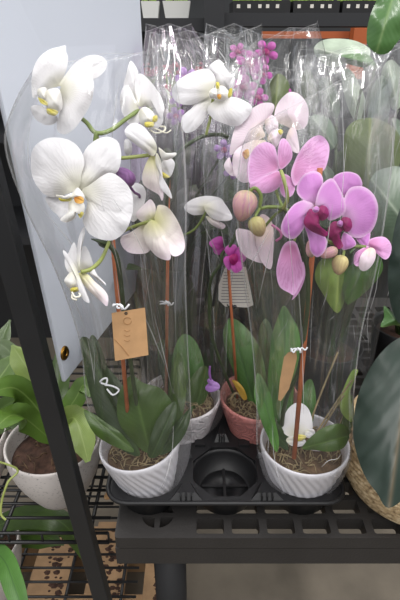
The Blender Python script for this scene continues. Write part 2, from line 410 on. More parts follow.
def ball(name, cen, rx, ry, mat, parent, axis=(0, 0, 1), n=16, m=12, pinch=.25, label=None):
    """A bud: an egg with its narrow end along axis."""
    ax = Vector(axis).normalized(); e = ax.orthogonal().normalized(); f = ax.cross(e)
    vs, fs, u1, u2 = [], [], [], []
    for i in range(m+1):
        th = PI*i/m
        for k in range(n):
            a = 2*PI*k/n
            r = rx*math.sin(th)*(1-pinch*math.cos(th)*1.0)*(1+.05*math.cos(5*a))
            vs.append(Vector(cen)+ax*(ry*math.cos(th))+(e*math.cos(a)+f*math.sin(a))*r)
            u1.append((1-i/m, k/n)); u2.append((.4, a/6))
    for i in range(m):
        for k in range(n): fs.append((i*n+k, i*n+(k+1) % n, (i+1)*n+(k+1) % n, (i+1)*n+k))
    return fix_normals(obj(name, vs, fs, mat, parent, uvs={'axis': u1, 'ring': u2}))

def flower(parent, cen, Z, parts, name='flower'):
    """parts: (name, material, outline, keyword arguments) with a depth offset dz for each"""
    e = empty(name, P(cen[0], cen[1], Z), parent)
    for (nm, mt, ol, kw) in parts:
        kw = dict(kw); dz = kw.pop('dz', 0)
        if 'base' not in kw and nm in ('petal', 'sepal'): kw['base'] = cen
        sheet(nm, ol, Z+dz, mt, e, **kw)
    return e

def sleeve(parent, rows, mat, seed, slant=0, amp=.006, creases=16, n=132, m=70, top=0, name='cellophane_sleeve', flat=.55, peak=0, wr=.002):
    """A flared film wrapper: rows of (y, left x, right x, Z) from the pot up; flat is depth over width."""
    rnd = random.Random(seed)
    ks = [(rnd.uniform(0, 2*PI), rnd.uniform(.05, .95), rnd.uniform(-1.2, 1.2), rnd.uniform(.5, 1)*amp*rnd.choice((-1, 1)), rnd.uniform(.03, .09)) for _ in range(creases)]
    R = [Vector((y, xl, xr)) for y, xl, xr, z in rows]; Zs = [Vector((z, 0, 0)) for (_, _, _, z) in rows]
    per = max(2, m//(len(rows)-1))
    RR = crom(R, per); ZZ = crom(Zs, per); K = len(RR)
    # columns run once round: front sheet left to right, back sheet right to left, a narrow welded seam at each side
    us = [-1, -.975]+[-.975+1.95*k/(n//2-4) for k in range(1, n//2-4)]+[.975]
    cols = [(u, -1) for u in us]+[(-u, 1) for u in us]
    n = len(cols); vs, fs, mi = [], [], []
    for i in range(K):
        y, xl, xr = RR[i]; Z = ZZ[i].x; v = i/(K-1)
        el = max(0, 1-v*3.2)                                    # round at the pot, two flat sheets above
        for (u, sd) in cols:
            x = (xl+xr)/2 + (xr-xl)/2*u
            pr = (1-u*u)*(1-el)+math.sqrt(max(0, 1-u*u))*el
            hw = (xr-xl)/2/F*Z
            d = sd*hw*(flat*(1-el)+.98*el)*pr
            yy = y + slant*(x-(xl+xr)/2)*v**4 + (peak*v**6*(.5-abs(u))*sd*-1 if peak else 0)
            a = math.atan2(sd*max(.02, 1-abs(u)), u)
            p = P(x, yy, Z+d)
            nrm = Vector((u*.4, sd*.9, 0))
            dd = 0
            for (a0, v0, sl, am, w) in ks:
                da = (a-(a0+sl*(v-v0))+PI) % (2*PI)-PI
                dd += am*math.exp(-abs(da)/(w*3))*math.exp(-((v-v0)/.35)**2)
            f0 = noise.voronoi(Vector((u*2.6+seed, sd*2.6, v*6)), distance_metric='DISTANCE')[0]
            dd += wr*(f0[1]-f0[0])*3 + .003*noise.noise(Vector((u*2, sd*2, v*3+seed)))
            dd += .0025*math.sin(u*23+seed+2*v)*(1-v)**1.5
            vs.append(p+nrm*dd*min(1, .35+v*1.5)*min(1, (1-abs(u))*6))
    for i in range(K-1):
        for k in range(n):
            fs.append((i*n+k, i*n+(k+1) % n, (i+1)*n+(k+1) % n, (i+1)*n+k))
            a_, b_ = cols[k][0], cols[(k+1) % n][0]
            mi.append(1 if min(abs(a_), abs(b_)) > .97 and i > K*.25 else 0)
    # thin pale tubes along sharp folds, their bright glint put in as colour
    cr = MB()
    for _ in range(16):
        side = rnd.choice((0, 0, 1)); k0 = rnd.uniform(.06, .94); v0 = rnd.uniform(.12, .98)
        ang = rnd.choice((rnd.uniform(-.35, .35), rnd.uniform(-1.4, 1.4))); Lc = rnd.uniform(.06, .3); pts = []
        for q in range(9):
            t_ = (q/8-.5)*Lc; vv = v0+t_*math.cos(ang); kk = k0+t_*math.sin(ang)*1.3
            if not (.02 < vv < .995 and .03 < kk < .97): continue
            fi = vv*(K-1); i0 = int(min(fi, K-2)); fk = (side+kk)*n/2; k1 = int(fk) % n
            a_ = vs[i0*n+k1].lerp(vs[i0*n+(k1+1) % n], fk-int(fk)); b_ = vs[(i0+1)*n+k1].lerp(vs[(i0+1)*n+(k1+1) % n], fk-int(fk))
            pts.append(a_.lerp(b_, fi-i0))
        if len(pts) > 3: cr.tube(pts, [.0001, rnd.uniform(.0003, .0007), .0001], 4, 2, caps=False)
    # folded hem along the top
    o0 = len(vs); base = (K-1)*n
    for k in range(n): vs.append(vs[base+k]+Vector((0, 0, .0011)))
    for k in range(n): fs.append((base+k, base+(k+1) % n, o0+(k+1) % n, o0+k)); mi.append(1)
    o1 = len(vs); vs += cr.v; fs += [tuple(q+o1 for q in f) for f in cr.f]; mi += [2]*len(cr.f)
    o = obj(name, vs, fs, [mat, 'film_seam', 'film_crease_glint'], parent)
    for p, q in zip(o.data.polygons, mi): p.material_index = q
    return o

def plate(name, outline, holes, z0, z1, mat, parent=None, bev=0):
    """A flat plate with holes cut through it, from z0 to z1"""
    cu = bpy.data.curves.new(name, 'CURVE'); cu.dimensions = '2D'; cu.fill_mode = 'BOTH'; cu.extrude = (z1-z0)/2-bev; cu.bevel_depth = bev
    for loop in [outline]+holes:
        sp = cu.splines.new('POLY'); sp.points.add(len(loop)-1)
        for p, (x, y) in zip(sp.points, loop): p.co = (x, y, 0, 1)
        sp.use_cyclic_u = True
    t = bpy.data.objects.new('tmp', cu); C.objects.link(t)
    dg = bpy.context.evaluated_depsgraph_get()
    me = bpy.data.meshes.new_from_object(t.evaluated_get(dg))
    vs = [Vector((v.co.x, v.co.y, v.co.z+(z0+z1)/2)) for v in me.vertices]; fs = [tuple(p.vertices) for p in me.polygons]
    bpy.data.objects.remove(t); bpy.data.curves.remove(cu); bpy.data.meshes.remove(me)
    return obj(name, vs, fs, mat, parent, smooth=False)
def circ(cx, cy, r, n=40, ph=0): return [(cx+r*math.cos(2*PI*k/n+ph), cy+r*math.sin(2*PI*k/n+ph)) for k in range(n)]
def rect(x0, x1, y0, y1, r=.004):
    o = []
    for (cx, cy, a0) in ((x1-r, y1-r, 0), (x0+r, y1-r, PI/2), (x0+r, y0+r, PI), (x1-r, y0+r, 1.5*PI)):
        for k in range(4): o.append((cx+r*math.cos(a0+k*PI/6), cy+r*math.sin(a0+k*PI/6)))
    return o

# ------------------------------------------------------------------ the setting
fl = MB().box(-4, 4, -1.5, 6, -.05, 0).build('floor', 'concrete'); tag(fl, kind='structure')
bw = MB().box(-4, 4, 5.0, 5.1, 0, 3.6).build('wall_back', 'back_wall'); tag(bw, kind='structure')

# ------------------------------------------------------------------ black plastic shelf
X0, X1, YF, YB = -.118, .62, .452, 1.16
sh = thing('plastic_shelf', (.2, .8, 0), 'black plastic grid-top shelf that carries the potted orchids', 'shelf')
holes = []; px_, py_ = .0495, .033
ny = int((YB-YF-.03)/py_); nx = int((X1-X0-.03)/px_)
for j in range(ny):
    for i in range(nx):
        x = X0+.014+i*px_; y = YF+.007+j*py_
        if i < 2 and j < 2: continue
        holes.append(rect(x, x+px_-.011, y, y+py_-.009, .003))
legx, legy = X0+.014+px_-.006, YF+.010+py_-.0055
for q in range(4):             # quarter-round openings around the leg socket
    a0 = q*PI/2; o = []
    for k in range(7):
        a = a0+.16+k*(PI/2-.32)/6; o.append((legx+.0225*math.cos(a)*1.0, legy+.0215*math.sin(a)))
    o.append((legx+.006*math.cos(a0+PI/4), legy+.006*math.sin(a0+PI/4)))
    holes.append(o)
plate('grid_top', rect(X0, X1, YF, YB, .006), holes, SZ-.022, SZ, 'shelf_plastic', sh)
MB().box(X0, X1, YF, YF+.008, SZ-.055, SZ-.0215).box(X0, X0+.008, YF+.008, YB, SZ-.055, SZ-.0215).box(X1-.008, X1, YF+.008, YB, SZ-.055, SZ-.0215).box(X0, X1, YB-.008, YB, SZ-.055, SZ-.0215).build('apron', 'shelf_plastic', sh)
for lx, ly in ((legx+.014, legy+.004), (X1-.07, legy), (legx, YB-.07), (X1-.07, YB-.07)):
    lathe('leg', [(.001, 0), (.025, 0), (.025, SZ-.023), (.001, SZ-.023)], (lx, ly, 0), 'black_plastic', sh, n=24)

# ------------------------------------------------------------------ carrying tray
DZ = .785; CR = .0505
tr = thing('carry_tray', (.03, .58, SZ), 'black moulded carrying tray with round cells, the middle front one empty', 'tray')
cells = [(-.075, .53), (.0365, .53), (.148, .53), (-.030, .632), (.0945, .632)]
ol = []
tx0, tx1, ty0, ty1 = -.130, .2025, .472, .70
for (cx, cy, a0) in ((tx1-.03, ty1-.03, 0), (tx0+.03, ty1-.03, PI/2), (tx0+.03, ty0+.03, PI), (tx1-.03, ty0+.03, 1.5*PI)):
    for k in range(7): ol.append((cx+.03*math.cos(a0+k*PI/12), cy+.03*math.sin(a0+k*PI/12)))
plate('deck', ol, [circ(x, y, CR, 8, PI/8) if k == 1 else circ(x, y, CR-.001) for k, (x, y) in enumerate(cells)], DZ-.004, DZ, 'black_plastic', tr)
lip = MB()
lp = [Vector((x, y, DZ)) for x, y in ol]; lp.append(lp[0].copy())
lip.tube([Vector((p.x, p.y, DZ)) for p in lp], .0032, 8, 1)
lip.build('rim', 'black_plastic', tr, smooth=True)
for (x, y) in cells:           # each cup hangs from the deck to the shelf
    lathe('cell', [(.001, .0075), (.0125, .0075), (.0135, .0105), (.0335, .0105), (.0345, .0045), (.040, .0045), (.0462, DZ-SZ-.010), (.0475, DZ-SZ-.0045), (.0495, DZ-SZ-.0045), (.048, DZ-SZ-.012), (.042, .0015), (.036, .0015), (.034, .008), (.001, .005)][::1], (x, y, SZ), 'black_plastic', tr, n=48)
x, y = cells[1]                # cross ribs in the empty cup
MB().box(x-.033, x+.033, y-.002, y+.002, SZ+.0102, SZ+.014).box(x-.002, x+.002, y-.033, y-.0021, SZ+.0102, SZ+.014).box(x-.002, x+.002, y+.0021, y+.033, SZ+.0102, SZ+.014).build('cross_rib', 'black_plastic', tr)
def gusset(cx, cy, w, d, h):   # stepped bridge block on the deck between cells
    g = MB()
    a = [(-w, -d, 0), (w, -d, 0), (w*.35, d, 0), (-w*.35, d, 0), (-w*.55, -d*.5, h), (w*.55, -d*.5, h), (w*.2, d*.7, h), (-w*.2, d*.7, h)]
    g.add([(cx+p[0], cy+p[1], DZ-.0005+p[2]) for p in a], [(0, 3, 2, 1), (4, 5, 6, 7), (0, 1, 5, 4), (1, 2, 6, 5), (2, 3, 7, 6), (3, 0, 4, 7)])
    for q in (-.3, 0, .3): g.box(cx+q*w-.001, cx+q*w+.001, cy-d, cy-d*.35, DZ, DZ+h+.001)
    return g.build('bridge', 'black_plastic', tr)
gusset(-.019, .490, .024, .015, .009); gusset(.092, .490, .024, .015, .009)
gusset(.034, .605, .012, .018, .010)
for bx, by in ((-.02, .563), (.093, .563)): gusset(bx, by, .009, .009, .007)
for bx, by, sg in ((.0, .583, 1), (.069, .583, -1)):
    MB().box(bx-.008, bx+.008, by-.006, by+.006, DZ-.0005, DZ+.005).build('bridge', 'black_plastic', tr)

# ------------------------------------------------------------------ pots
def orchid_pot(cen, mat, parent, R=.0625, h=.09, tilt=0, ridges=True, ph=0):
    T = Matrix.Rotation(math.radians(tilt), 3, 'Y')
    r0 = R*.60
    prof = [(.002, .012), (r0-.004, .012), (r0-.002, .016)]
    K = 14
    prof += [(r0-.004+(R-r0)*(i/K)**.85, .016+(h-.02)*i/K) for i in range(1, K+1)]
    prof += [(R-.003, h-.001), (R-.0012, h), (R, h-.0015), (R+.0002, h-.005), (R-.0006, h-.010)]
    prof += [(r0+(R-.001-r0)*(1-i/24)**.85, (h-.011)*(1-i/24)) for i in range(1, 25)]
    prof += [(.002, 0)]
    inner = len([1 for p in prof])//2
    def fn(r, z, a):
        if not ridges or r < r0-.0005 or z > h-.0095 or z < .004: return r
        ro = r0+(R-.001-r0)*(z/(h-.011))**.85
        if r < ro-.002: return r
        return r + .0008*math.sin(30*a+z*300+1.2*math.sin(3*a+z*60)+ph)
    return lathe('pot', prof, cen, mat, parent, n=180, fn=fn if ridges else None, tilt=T if tilt else None)
def potting(cen, R, z, parent, tilt=0, seed=1, mat='bark', strands=130, smat='moss', name='potting_bark'):
    rnd = random.Random(seed); T = Matrix.Rotation(math.radians(tilt), 3, 'Y'); cen = Vector(cen)
    vs, fs = [], []
    n, K = 40, 9
    for i in range(K+1):
        r = R*i/K
        for k in range(n):
            a = 2*PI*k/n
            hz = z + .010*(1-(i/K)**2) + (.007*noise.noise(Vector((r*math.cos(a)*90+seed, r*math.sin(a)*90, 0))) if i < K else -.004)
            vs.append(cen + T @ Vector((r*math.cos(a), r*math.sin(a), hz)))
    for i in range(K):
        for k in range(n): fs.append((i*n+k, i*n+(k+1) % n, (i+1)*n+(k+1) % n, (i+1)*n+k))
    o = obj(name, vs, fs, mat, parent)
    mb = MB()
    for _ in range(strands):
        a, r = rnd.uniform(0, 2*PI), R*.88*math.sqrt(rnd.random())
        p = Vector((r*math.cos(a), r*math.sin(a), z+.010*(1-(r/R)**2)+.003))
        d = rnd.uniform(0, 2*PI); Ls = rnd.uniform(.008, .022); u = Vector((math.cos(d), math.sin(d), 0))
        pts = [p-u*Ls*.5, p+Vector((0, 0, rnd.uniform(.002, .008)))+u.orthogonal()*rnd.uniform(-.003, .003), p+u*Ls*.5]
        pts = [Vector((q.x*min(1, R*.9/max(1e-6, math.hypot(q.x, q.y))), q.y*min(1, R*.9/max(1e-6, math.hypot(q.x, q.y))), q.z)) for q in pts]
        mb.tube([cen + T @ q for q in pts], rnd.uniform(.0004, .0012), 5, 3)
    s = mb.build('moss_strands', smat, parent, smooth=True); s['kind'] = 'stuff'
    return o
def stem(parent, px, r, mat='stem_green', name='flower_stem'):
    return tube(name, [P(*q) for q in px], r, mat, parent)
def stake(parent, a, b, r=.0024, mat='stake'):
    return tube('stake', [a, b], r, mat, parent, n=10)
def bow(parent_or_none, cen, Z, size, seed, name='twist_tie', mat='tie'):
    rnd = random.Random(seed); mb = MB()
    for q in range(3):
        pts = [P(cen[0]+rnd.uniform(-.2, .2)*size, cen[1]+rnd.uniform(-.15, .15)*size, Z-.003)]
        sg = (-1, 1, rnd.choice((-1, 1)))[q]
        for k in range(1, 4): pts.append(P(cen[0]+sg*size*(.3*k+rnd.uniform(-.1, .1)), cen[1]+size*rnd.uniform(-.35, .35), Z-.004+rnd.uniform(-.003, .003)))
        mb.tube(pts, .0010, 6, 3)
    mb.tube([P(cen[0]-1.5, cen[1]-2, Z-.004), P(cen[0]+1, cen[1], Z-.006), P(cen[0]+1.5, cen[1]+2.5, Z-.004)], .0015, 6, 3)
    return mb.build(name, mat, parent_or_none, smooth=True)

# ================================================================== WHITE ORCHID (left)
cA = Vector((-.075, .53, SZ+.0125))
wo = thing('potted_orchid', cA, 'tall white moth orchid in ridged white pot beside the white sign board', 'orchid', None)
orchid_pot(cA, 'pot_white', wo, R=.057, h=.092, tilt=-7)
potting(cA, .050, .074, wo, tilt=-7, seed=3)
W, BL = 'white_petal', 'blush_petal'
# A
flower(wo, (60, 88), .455, [
    ('petal', W, [(59.4,86),(67,73),(76,62.6),(87.5,56),(97.6,55.4),(105,59),(107,66),(102,74),(93,79.5),(76,84)], dict(dz=.012, gx=.02)),
    ('petal', W, [(58.3,86.3),(48,89),(39,95),(33,97.5),(31.7,86),(33,70.5),(39,58),(49,50),(59.4,47),(65.5,45.8),(66,51.4),(68,59),(66,70.5),(60.5,83)], dict(dz=.004, gx=.02, bulge=.01)),
    ('sepal', W, [(31,107),(38,105),(46,108),(54,113),(58,119),(54,124),(46,125),(38,121),(33,115)], dict(dz=.004)),
    ('petal', W, [(60.5,88.5),(68,78),(77,69),(84,69),(91,75),(94,85),(92.5,97.5),(88,109),(81,120),(73,130),(64,134.5),(58,131),(57,124),(60,112),(61,100)], dict(dz=-.004, gx=-.01, bulge=.012)),
    ('column', 'white_lip', [(46,92),(51.5,89),(59,89.6),(62,100),(61.6,109),(56,113),(48,110),(46,100)], dict(dz=-.016, bulge=.012)),
    ('lip', 'white_lip', [(38,89.6),(46,88),(47,97.5),(45,103),(39,97.5)], dict(dz=-.010, bulge=.008)),
    ('lip', 'yellow_lip', [(38,97.5),(46.5,102),(47,105.5),(41,103)], dict(dz=-.012, bulge=.003)),
    ('lip', 'yellow_lip', [(47.5,108.5),(58,111.5),(55,115.5),(48,113.5)], dict(dz=-.013, bulge=.003)),
])
# B
flower(wo, (79, 190), .435, [
    ('sepal', W, [(45.5,197),(59,195.5),(68,200),(72.5,212),(75.5,218),(65,222.5),(57.5,215),(50,207.5)], dict(dz=.014)),
    ('petal', W, [(78.5,186.5),(77.6,176),(81.5,161),(86,149),(95,140.6),(107,137),(117.5,141.5),(121,153.5),(119.6,167),(114.5,173.6),(101,177.5),(89,186.5),(81.5,189.5)], dict(dz=.008, gx=.01, bulge=.012)),
    ('petal', W, [(78.5,188),(65,194.6),(53,197),(42.5,192.5),(33.5,179),(31,164),(32.6,150.5),(39.5,142.4),(50,138),(63.5,138.5),(74,143),(81.5,152),(84.5,162.5),(81.5,174.5)], dict(dz=.002, gx=-.005, bulge=.014)),
    ('petal', W, [(81.5,191),(92,183.5),(102.5,176),(111.5,173),(123.5,180.5),(131.6,192.5),(133,207.5),(129.5,222.5),(123.5,233),(113,240),(99.5,239),(89,233),(84,224),(83.6,218),(86,210.5),(87.5,201.5),(84.5,197)], dict(dz=-.004, bulge=.014)),
    ('lip', 'white_lip', [(69.5,201.5),(77,200),(83.6,203.6),(84.5,209),(81.5,215),(77,210.5),(74,218),(66.5,222),(60.5,219.5),(68,212)], dict(dz=-.012, bulge=.01)),
    ('lip', 'yellow_lip', [(59,198),(69.5,196.5),(71,200.6),(62,201)], dict(dz=-.010, bulge=.003)),
    ('lip', 'white_lip', [(56,195),(65,196.5),(72,193),(70,197.5),(62,199)], dict(dz=-.012, bulge=.004)),
    ('column', 'white_lip', [(71,195.5),(77,188),(81.5,191.5),(84.5,198),(78.5,200),(70.5,197.5)], dict(dz=-.018, bulge=.008)),
    ('lip', 'orange_lip', [(74.5,197.5),(80.5,196.4),(84,200),(82,203.5),(76,202.8)], dict(dz=-.017, bulge=.002)),
    ('lip', 'yellow_lip', [(78,212),(83,209),(83.5,214),(80,218)], dict(dz=-.010, bulge=.002)),
])
# C
fc = flower(wo, (139, 107), .49, [
    ('sepal', W, [(124,87.5),(126,76),(130.5,61),(137.5,70),(138,76),(136,87.5),(138.5,103),(131,95)], dict(dz=.008)),
    ('petal', W, [(154,109),(162,110),(162.5,122.5),(155,130),(149,127.5)], dict(dz=.010)),
    ('petal', W, [(138.7,107.5),(130,89),(125,85),(120.5,95),(121,107.5),(126,120),(131,125),(139,122.5)], dict(dz=.003, gx=-.03)),
    ('petal', W, [(138.7,106),(135,90),(136,77.5),(141,74),(150,81),(160,95),(164,107.5),(161,117.5),(155,109),(146,105.5)], dict(dz=.0, gx=.03)),
    ('column', 'white_lip', [(140,110),(146,107.5),(153,112.5),(155.5,120),(153,126),(146,127),(140,122.5)], dict(dz=-.012, bulge=.012)),
    ('lip', 'yellow_lip', [(145,122.5),(153,122.5),(153,126.5),(146,127)], dict(dz=-.014, bulge=.003)),
    ('lip', 'yellow_lip', [(152.5,117.5),(157,115.5),(157,121),(153,122)], dict(dz=-.010, bulge=.003)),
])
MB().tube([P(150,130,.485), P(156,133,.48), P(164,131,.48), P(165,127,.484), P(160,126.5,.486)], .0009, 6, 4).tube([P(153,128,.485), P(159,130,.48), P(166,133,.478), P(171,130,.48)], .0007, 6, 4).build('lip_tendril', 'white_lip', fc, smooth=True)
# E
flower(wo, (157, 152), .475, [
    ('sepal', W, [(125,140),(124,149),(126,154),(130.6,154),(132,146.5),(129,140)], dict(dz=.012)),
    ('petal', W, [(161,164),(165,159.5),(170.7,158.4),(174.6,162.7),(173.5,170),(169.6,177),(163,173.6),(160,169)], dict(dz=.012)),
    ('petal', BL, [(151,155),(146,164),(142.5,174.7),(143.6,184.4),(151,190),(159,195),(162,200.7),(163.5,194),(161,183),(159,172.5),(156.6,159.5),(154.4,156)], dict(dz=.004, gx=-.03, base=(152, 156))),
    ('sepal', W, [(156.6,153),(161,161.7),(161,174.7),(164,181),(169.6,190),(171.8,198.5),(166,194),(160,186.6),(158.7,172.5),(155.5,161.7)], dict(dz=.0, gx=.04)),
    ('petal', W, [(125,130),(132,123.5),(141,125),(150,134),(156,144),(156.5,151),(153,156),(146,152),(134,143),(127,137)], dict(dz=-.004, bulge=.01)),
    ('column', 'white_lip', [(158.7,147.6),(162,152),(168.5,153.4),(176,153),(175,156),(167.4,159.5),(162,158.4)], dict(dz=-.006, bulge=.006)),
    ('lip', 'yellow_lip', [(160,171),(166,174),(170,177),(165,178),(160,175)], dict(dz=.008, bulge=.002)),
])
# D, seen from behind
flower(wo, (153, 220), .485, [
    ('sepal', W, [(130.6,186.6),(136,183),(143.6,186.6),(146,196),(141,213),(133,222),(128,210)], dict(dz=.012)),
    ('petal', BL, [(152,219),(142.5,224.5),(129.5,233),(121,237.5),(122,246),(129.5,252.7),(142.5,253.8),(150,250),(154,236)], dict(dz=.010, bulge=-.008)),
    ('petal', BL, [(154.4,219),(156.6,209.3),(158.7,205),(167.4,207),(176,218),(182.6,233),(185,246),(181.5,253.8),(173,256),(166,246),(162,233),(156.6,224.5)], dict(dz=.004, gx=.03, bulge=-.006)),
    ('sepal', BL, [(145.7,203),(151,199.6),(155.5,207),(154.4,218),(151,220),(142.5,222),(136,214)], dict(dz=.002)),
    ('petal', BL, [(152,220),(144.7,226.7),(143.6,235),(148,246),(156.6,256),(166,260),(170.7,258),(168.5,246),(163,233),(156.6,223.4)], dict(dz=-.004, bulge=.010)),
])
# F, in profile
ff = flower(wo, (80, 272), .445, [
    ('petal', W, [(79,271),(71,274),(66,268),(65,260),(69,252),(74,242),(78,250),(85,246),(90,254),(93,266),(87,269)], dict(dz=.010)),
    ('sepal', W, [(93,268),(98,276),(105,283),(105,285),(96,278),(88,271)], dict(dz=.006)),
    ('petal', BL, [(79,273),(87,274),(95,282),(104,290),(108,297),(107.4,306),(103,303),(95,296),(85,286),(80,278)], dict(dz=.002, bulge=.01)),
    ('sepal', W, [(79,271),(77,256),(78,242),(81,232),(84,227),(85,232),(82.6,244),(80,255),(79.5,262)], dict(dz=-.002)),
    ('lip', 'white_lip', [(72,272),(77,278),(78,286),(74,291),(70,289),(66,284),(65,279)], dict(dz=-.004, bulge=.01)),
    ('sepal', W, [(63,251),(66,252),(75,266),(80,278),(85,290),(89.4,302),(85,301),(80,294),(77,282),(71,268),(65,257)], dict(dz=-.010, bulge=.005)),
    ('lip', 'yellow_lip', [(71,288.5),(77.4,287.5),(78.5,290.4),(72,292.4)], dict(dz=-.008, bulge=.003)),
])
MB().tube([P(72,292,.437), P(75,297,.435), P(80,296,.436), P(79,293,.438)], .0009, 6, 4).tube([P(73,293,.437), P(72,298,.436), P(77,300,.436)], .0009, 6, 4).build('lip_tendril', 'white_lip', ff, smooth=True)
# stems
stem(wo, [(58,100,.47),(72,112,.475),(86,122,.47),(96,133,.468),(111,130,.478),(126,119,.485),(139,110,.495)], .0021)
stem(wo, [(96,133,.468),(94,150,.47),(88,175,.46),(80,190,.45)], .0021)
stem(wo, [(96,133,.468),(100,146,.478),(106,156,.48),(122,158,.478),(150,155,.482)], .0018, 'stem_bright')
stem(wo, [(106,156,.482),(112,190,.50),(115,225,.505),(109,243,.50),(118,262,.505),(126,330,.56),(136,400,.64),(142,440,.69)], .0026, 'stem_dark')
stem(wo, [(109,242,.50),(105,252,.478),(100,261,.462),(91,269,.452),(81,272,.447)], .0019, 'stem_bright')
stem(wo, [(115,236,.505),(130,228,.495),(153,220,.487)], .0017, 'stem_bright')
b_ = ball('bud', P(125,177,.47), .0085, .0105, 'purple_bud', wo, axis=P(118,170,.47)-P(130,184,.47)); tag(b_, 'purple bud')
stem(wo, [(128,184,.474),(134,192,.48),(139,199,.50),(118,224,.505)], .0013, 'purple_bud')
sheet('bract', [(91,239),(97,239),(104,240),(109,244),(106,248),(100,246),(97,242)], .492, 'orchid_leaf_dark', wo, fold=.002)
stake(wo, P(112.5, 238, .52), P(131, 452, .69), .0026)
# leaves
OL, OD, OB = 'orchid_leaf', 'orchid_leaf_dark', 'orchid_leaf_bright'
sheet('leaf', [(145,452),(128,436),(119,422),(117,405),(121,389),(131,375.5),(143.5,383),(160,388),(171,401),(173,419),(166,438),(156,450)], .645, OL, wo, base=(150,452), tip=(131,376), fold=-.006, bulge=.012, gy=.03)
sheet('leaf', [(140,455),(122,450),(104,430),(92,400),(84,365),(80,340),(88,338),(98,352),(106,378),(116,405),(130,430)], .66, OD, wo, base=(140,455), tip=(82,338), fold=-.010, bulge=.01)
sheet('leaf', [(150,455),(140,440),(120,420),(108,396),(98,372),(96,362),(106,366),(122,384),(138,405),(150,430)], .665, OD, wo, base=(150,455), tip=(97,362), fold=-.010, bulge=.008)
sheet('leaf', [(158,452),(162,425),(168,395),(172,366),(178,352),(184,364),(186,390),(182,418),(172,440)], .69, OL, wo, base=(160,452), tip=(178,352), fold=-.008, bulge=.008)
sheet('leaf', [(134,452),(114,446),(97,436),(88,423),(84,410),(94,414),(108,424),(122,434)], .655, OL, wo, base=(136,452), tip=(84,410), fold=-.008, bulge=.006)
sheet('leaf', [(160,455),(166,442),(176,424),(187,411),(193,406),(190,420),(184,436),(172,450)], .66, OD, wo, base=(160,455), tip=(193,406), fold=-.006, bulge=.006)
sheet('leaf', [(148,456),(150,440),(157,420),(168,406),(176,402),(175,420),(167,440),(158,456)], .638, OD, wo, base=(152,456), tip=(176,402), fold=-.006, bulge=.006)
sheet('leaf', [(120,440),(104,420),(92,390),(88,350),(92,335),(100,345),(110,375),(122,400)], .70, OD, wo, base=(122,440), tip=(92,335), fold=-.010, bulge=.01)
# white clip on the stem
mb = MB()
mb.tube([P(100,382,.628), P(103,379,.626), P(107,378.5,.626), P(106,384,.626), P(101,383,.628)], .0012, 6, 4)
mb.tube([P(105,385,.627), P(112,386,.624), P(119,390,.625), P(113,395,.624), P(107,389,.626)], .0012, 6, 4)
tag(mb.build('stem_clip', 'tie', wo, smooth=True), 'white looped clip')
sleeve(wo, [(492,128,170,.685), (478,112,182,.68), (450,99,191,.675), (400,86,191,.655), (340,79,188,.60), (270,55,186,.53), (200,22,187,.485), (140,4,184,.46), (95,16,178,.46), (58,38,170,.47)], 'film', 3, slant=-.12, flat=.75, creases=26, amp=.008, peak=8)

# ================================================================== PINK ORCHID (right)
cB = Vector((.148, .53, SZ+.0125))
po = thing('potted_orchid', cB, 'pink moth orchid with magenta lips in ridged white pot beside woven basket', 'orchid')
orchid_pot(cB, 'pot_white', po, R=.0625, h=.090, tilt=0, ph=2)
potting(cB, .0555, .072, po, seed=5)
PK, PB, PP = 'pink_petal', 'pink_back_petal', 'pale_pink_petal'
# I
flower(po, (262, 138), .57, [
    ('sepal', PP, [(224,166),(229,157.5),(231,162.5),(235,175),(230,175)], dict(dz=.012)),
    ('petal', PP, [(230,155),(231,142.5),(236,126),(247.5,112.5),(260,104),(271,103),(274.5,107),(271,115),(266,121),(262.5,127.5),(265,136),(257.5,140),(245,142.5),(237.5,150)], dict(dz=.004, gx=-.02, bulge=.010, base=(264, 136))),
    ('petal', PP, [(232.5,160),(236,150),(247.5,142.5),(257.5,140),(266,141),(257.5,145),(252,152.5),(250,165),(250,180),(242.5,182.5),(235,175)], dict(dz=-.002, bulge=.010, base=(262, 142))),
    ('lip', 'orange_lip', [(242.5,152.5),(248,149.5),(249,156),(245,159)], dict(dz=-.010, bulge=.003)),
])
# J
flower(po, (284, 130), .575, [
    ('petal', PP, [(289,127.5),(277.5,122.5),(274,120),(276,107.5),(282.5,97.5),(291,92),(301,96),(308,107.5),(307.5,122.5),(302.5,129),(294,129.5)], dict(dz=.006, bulge=.01)),
    ('petal', PP, [(289,130),(295,128),(298,140),(299,152.5),(292.5,151),(286,142.5)], dict(dz=.004)),
    ('lip', PP, [(265,121),(271,115),(277.5,121),(277.5,129),(271,130),(267.5,134)], dict(dz=-.006, bulge=.008)),
    ('column', PP, [(267.5,140),(271,131),(279,129),(282.5,132.5),(280,139),(276,147.5),(271,142.5)], dict(dz=-.010, bulge=.008)),
    ('lip', 'yellow_lip', [(278,131),(281,129.5),(283,132),(280.5,135)], dict(dz=-.013, bulge=.002)),
])
# K, seen from behind
flower(po, (281, 171), .53, [
    ('petal', PB, [(291,173),(299,152.5),(310,139),(321,135.6),(329,145),(328,160),(323,171),(314,172),(302.5,177),(295,186)], dict(dz=.012, gx=.01, bulge=-.008)),
    ('sepal', PB, [(281,175),(289,176),(295,185),(292.5,195),(285,197.5),(280,190)], dict(dz=.006)),
    ('petal', PB, [(279,169),(277,155),(274,146),(265,142),(255,147.5),(249,159),(247.5,172.5),(250,184),(257.5,181),(269,174)], dict(dz=.002, bulge=-.006)),
    ('sepal', PB, [(279.5,169),(277.5,155),(280,141),(285,139),(291,147.5),(292,157.5),(286,166)], dict(dz=-.002, bulge=.006)),
    ('sepal', PB, [(250,184),(257.5,180),(270,174),(280,171),(284,177.5),(280,186),(270,192.5),(257.5,192.5),(251,189)], dict(dz=-.006, bulge=.008)),
])
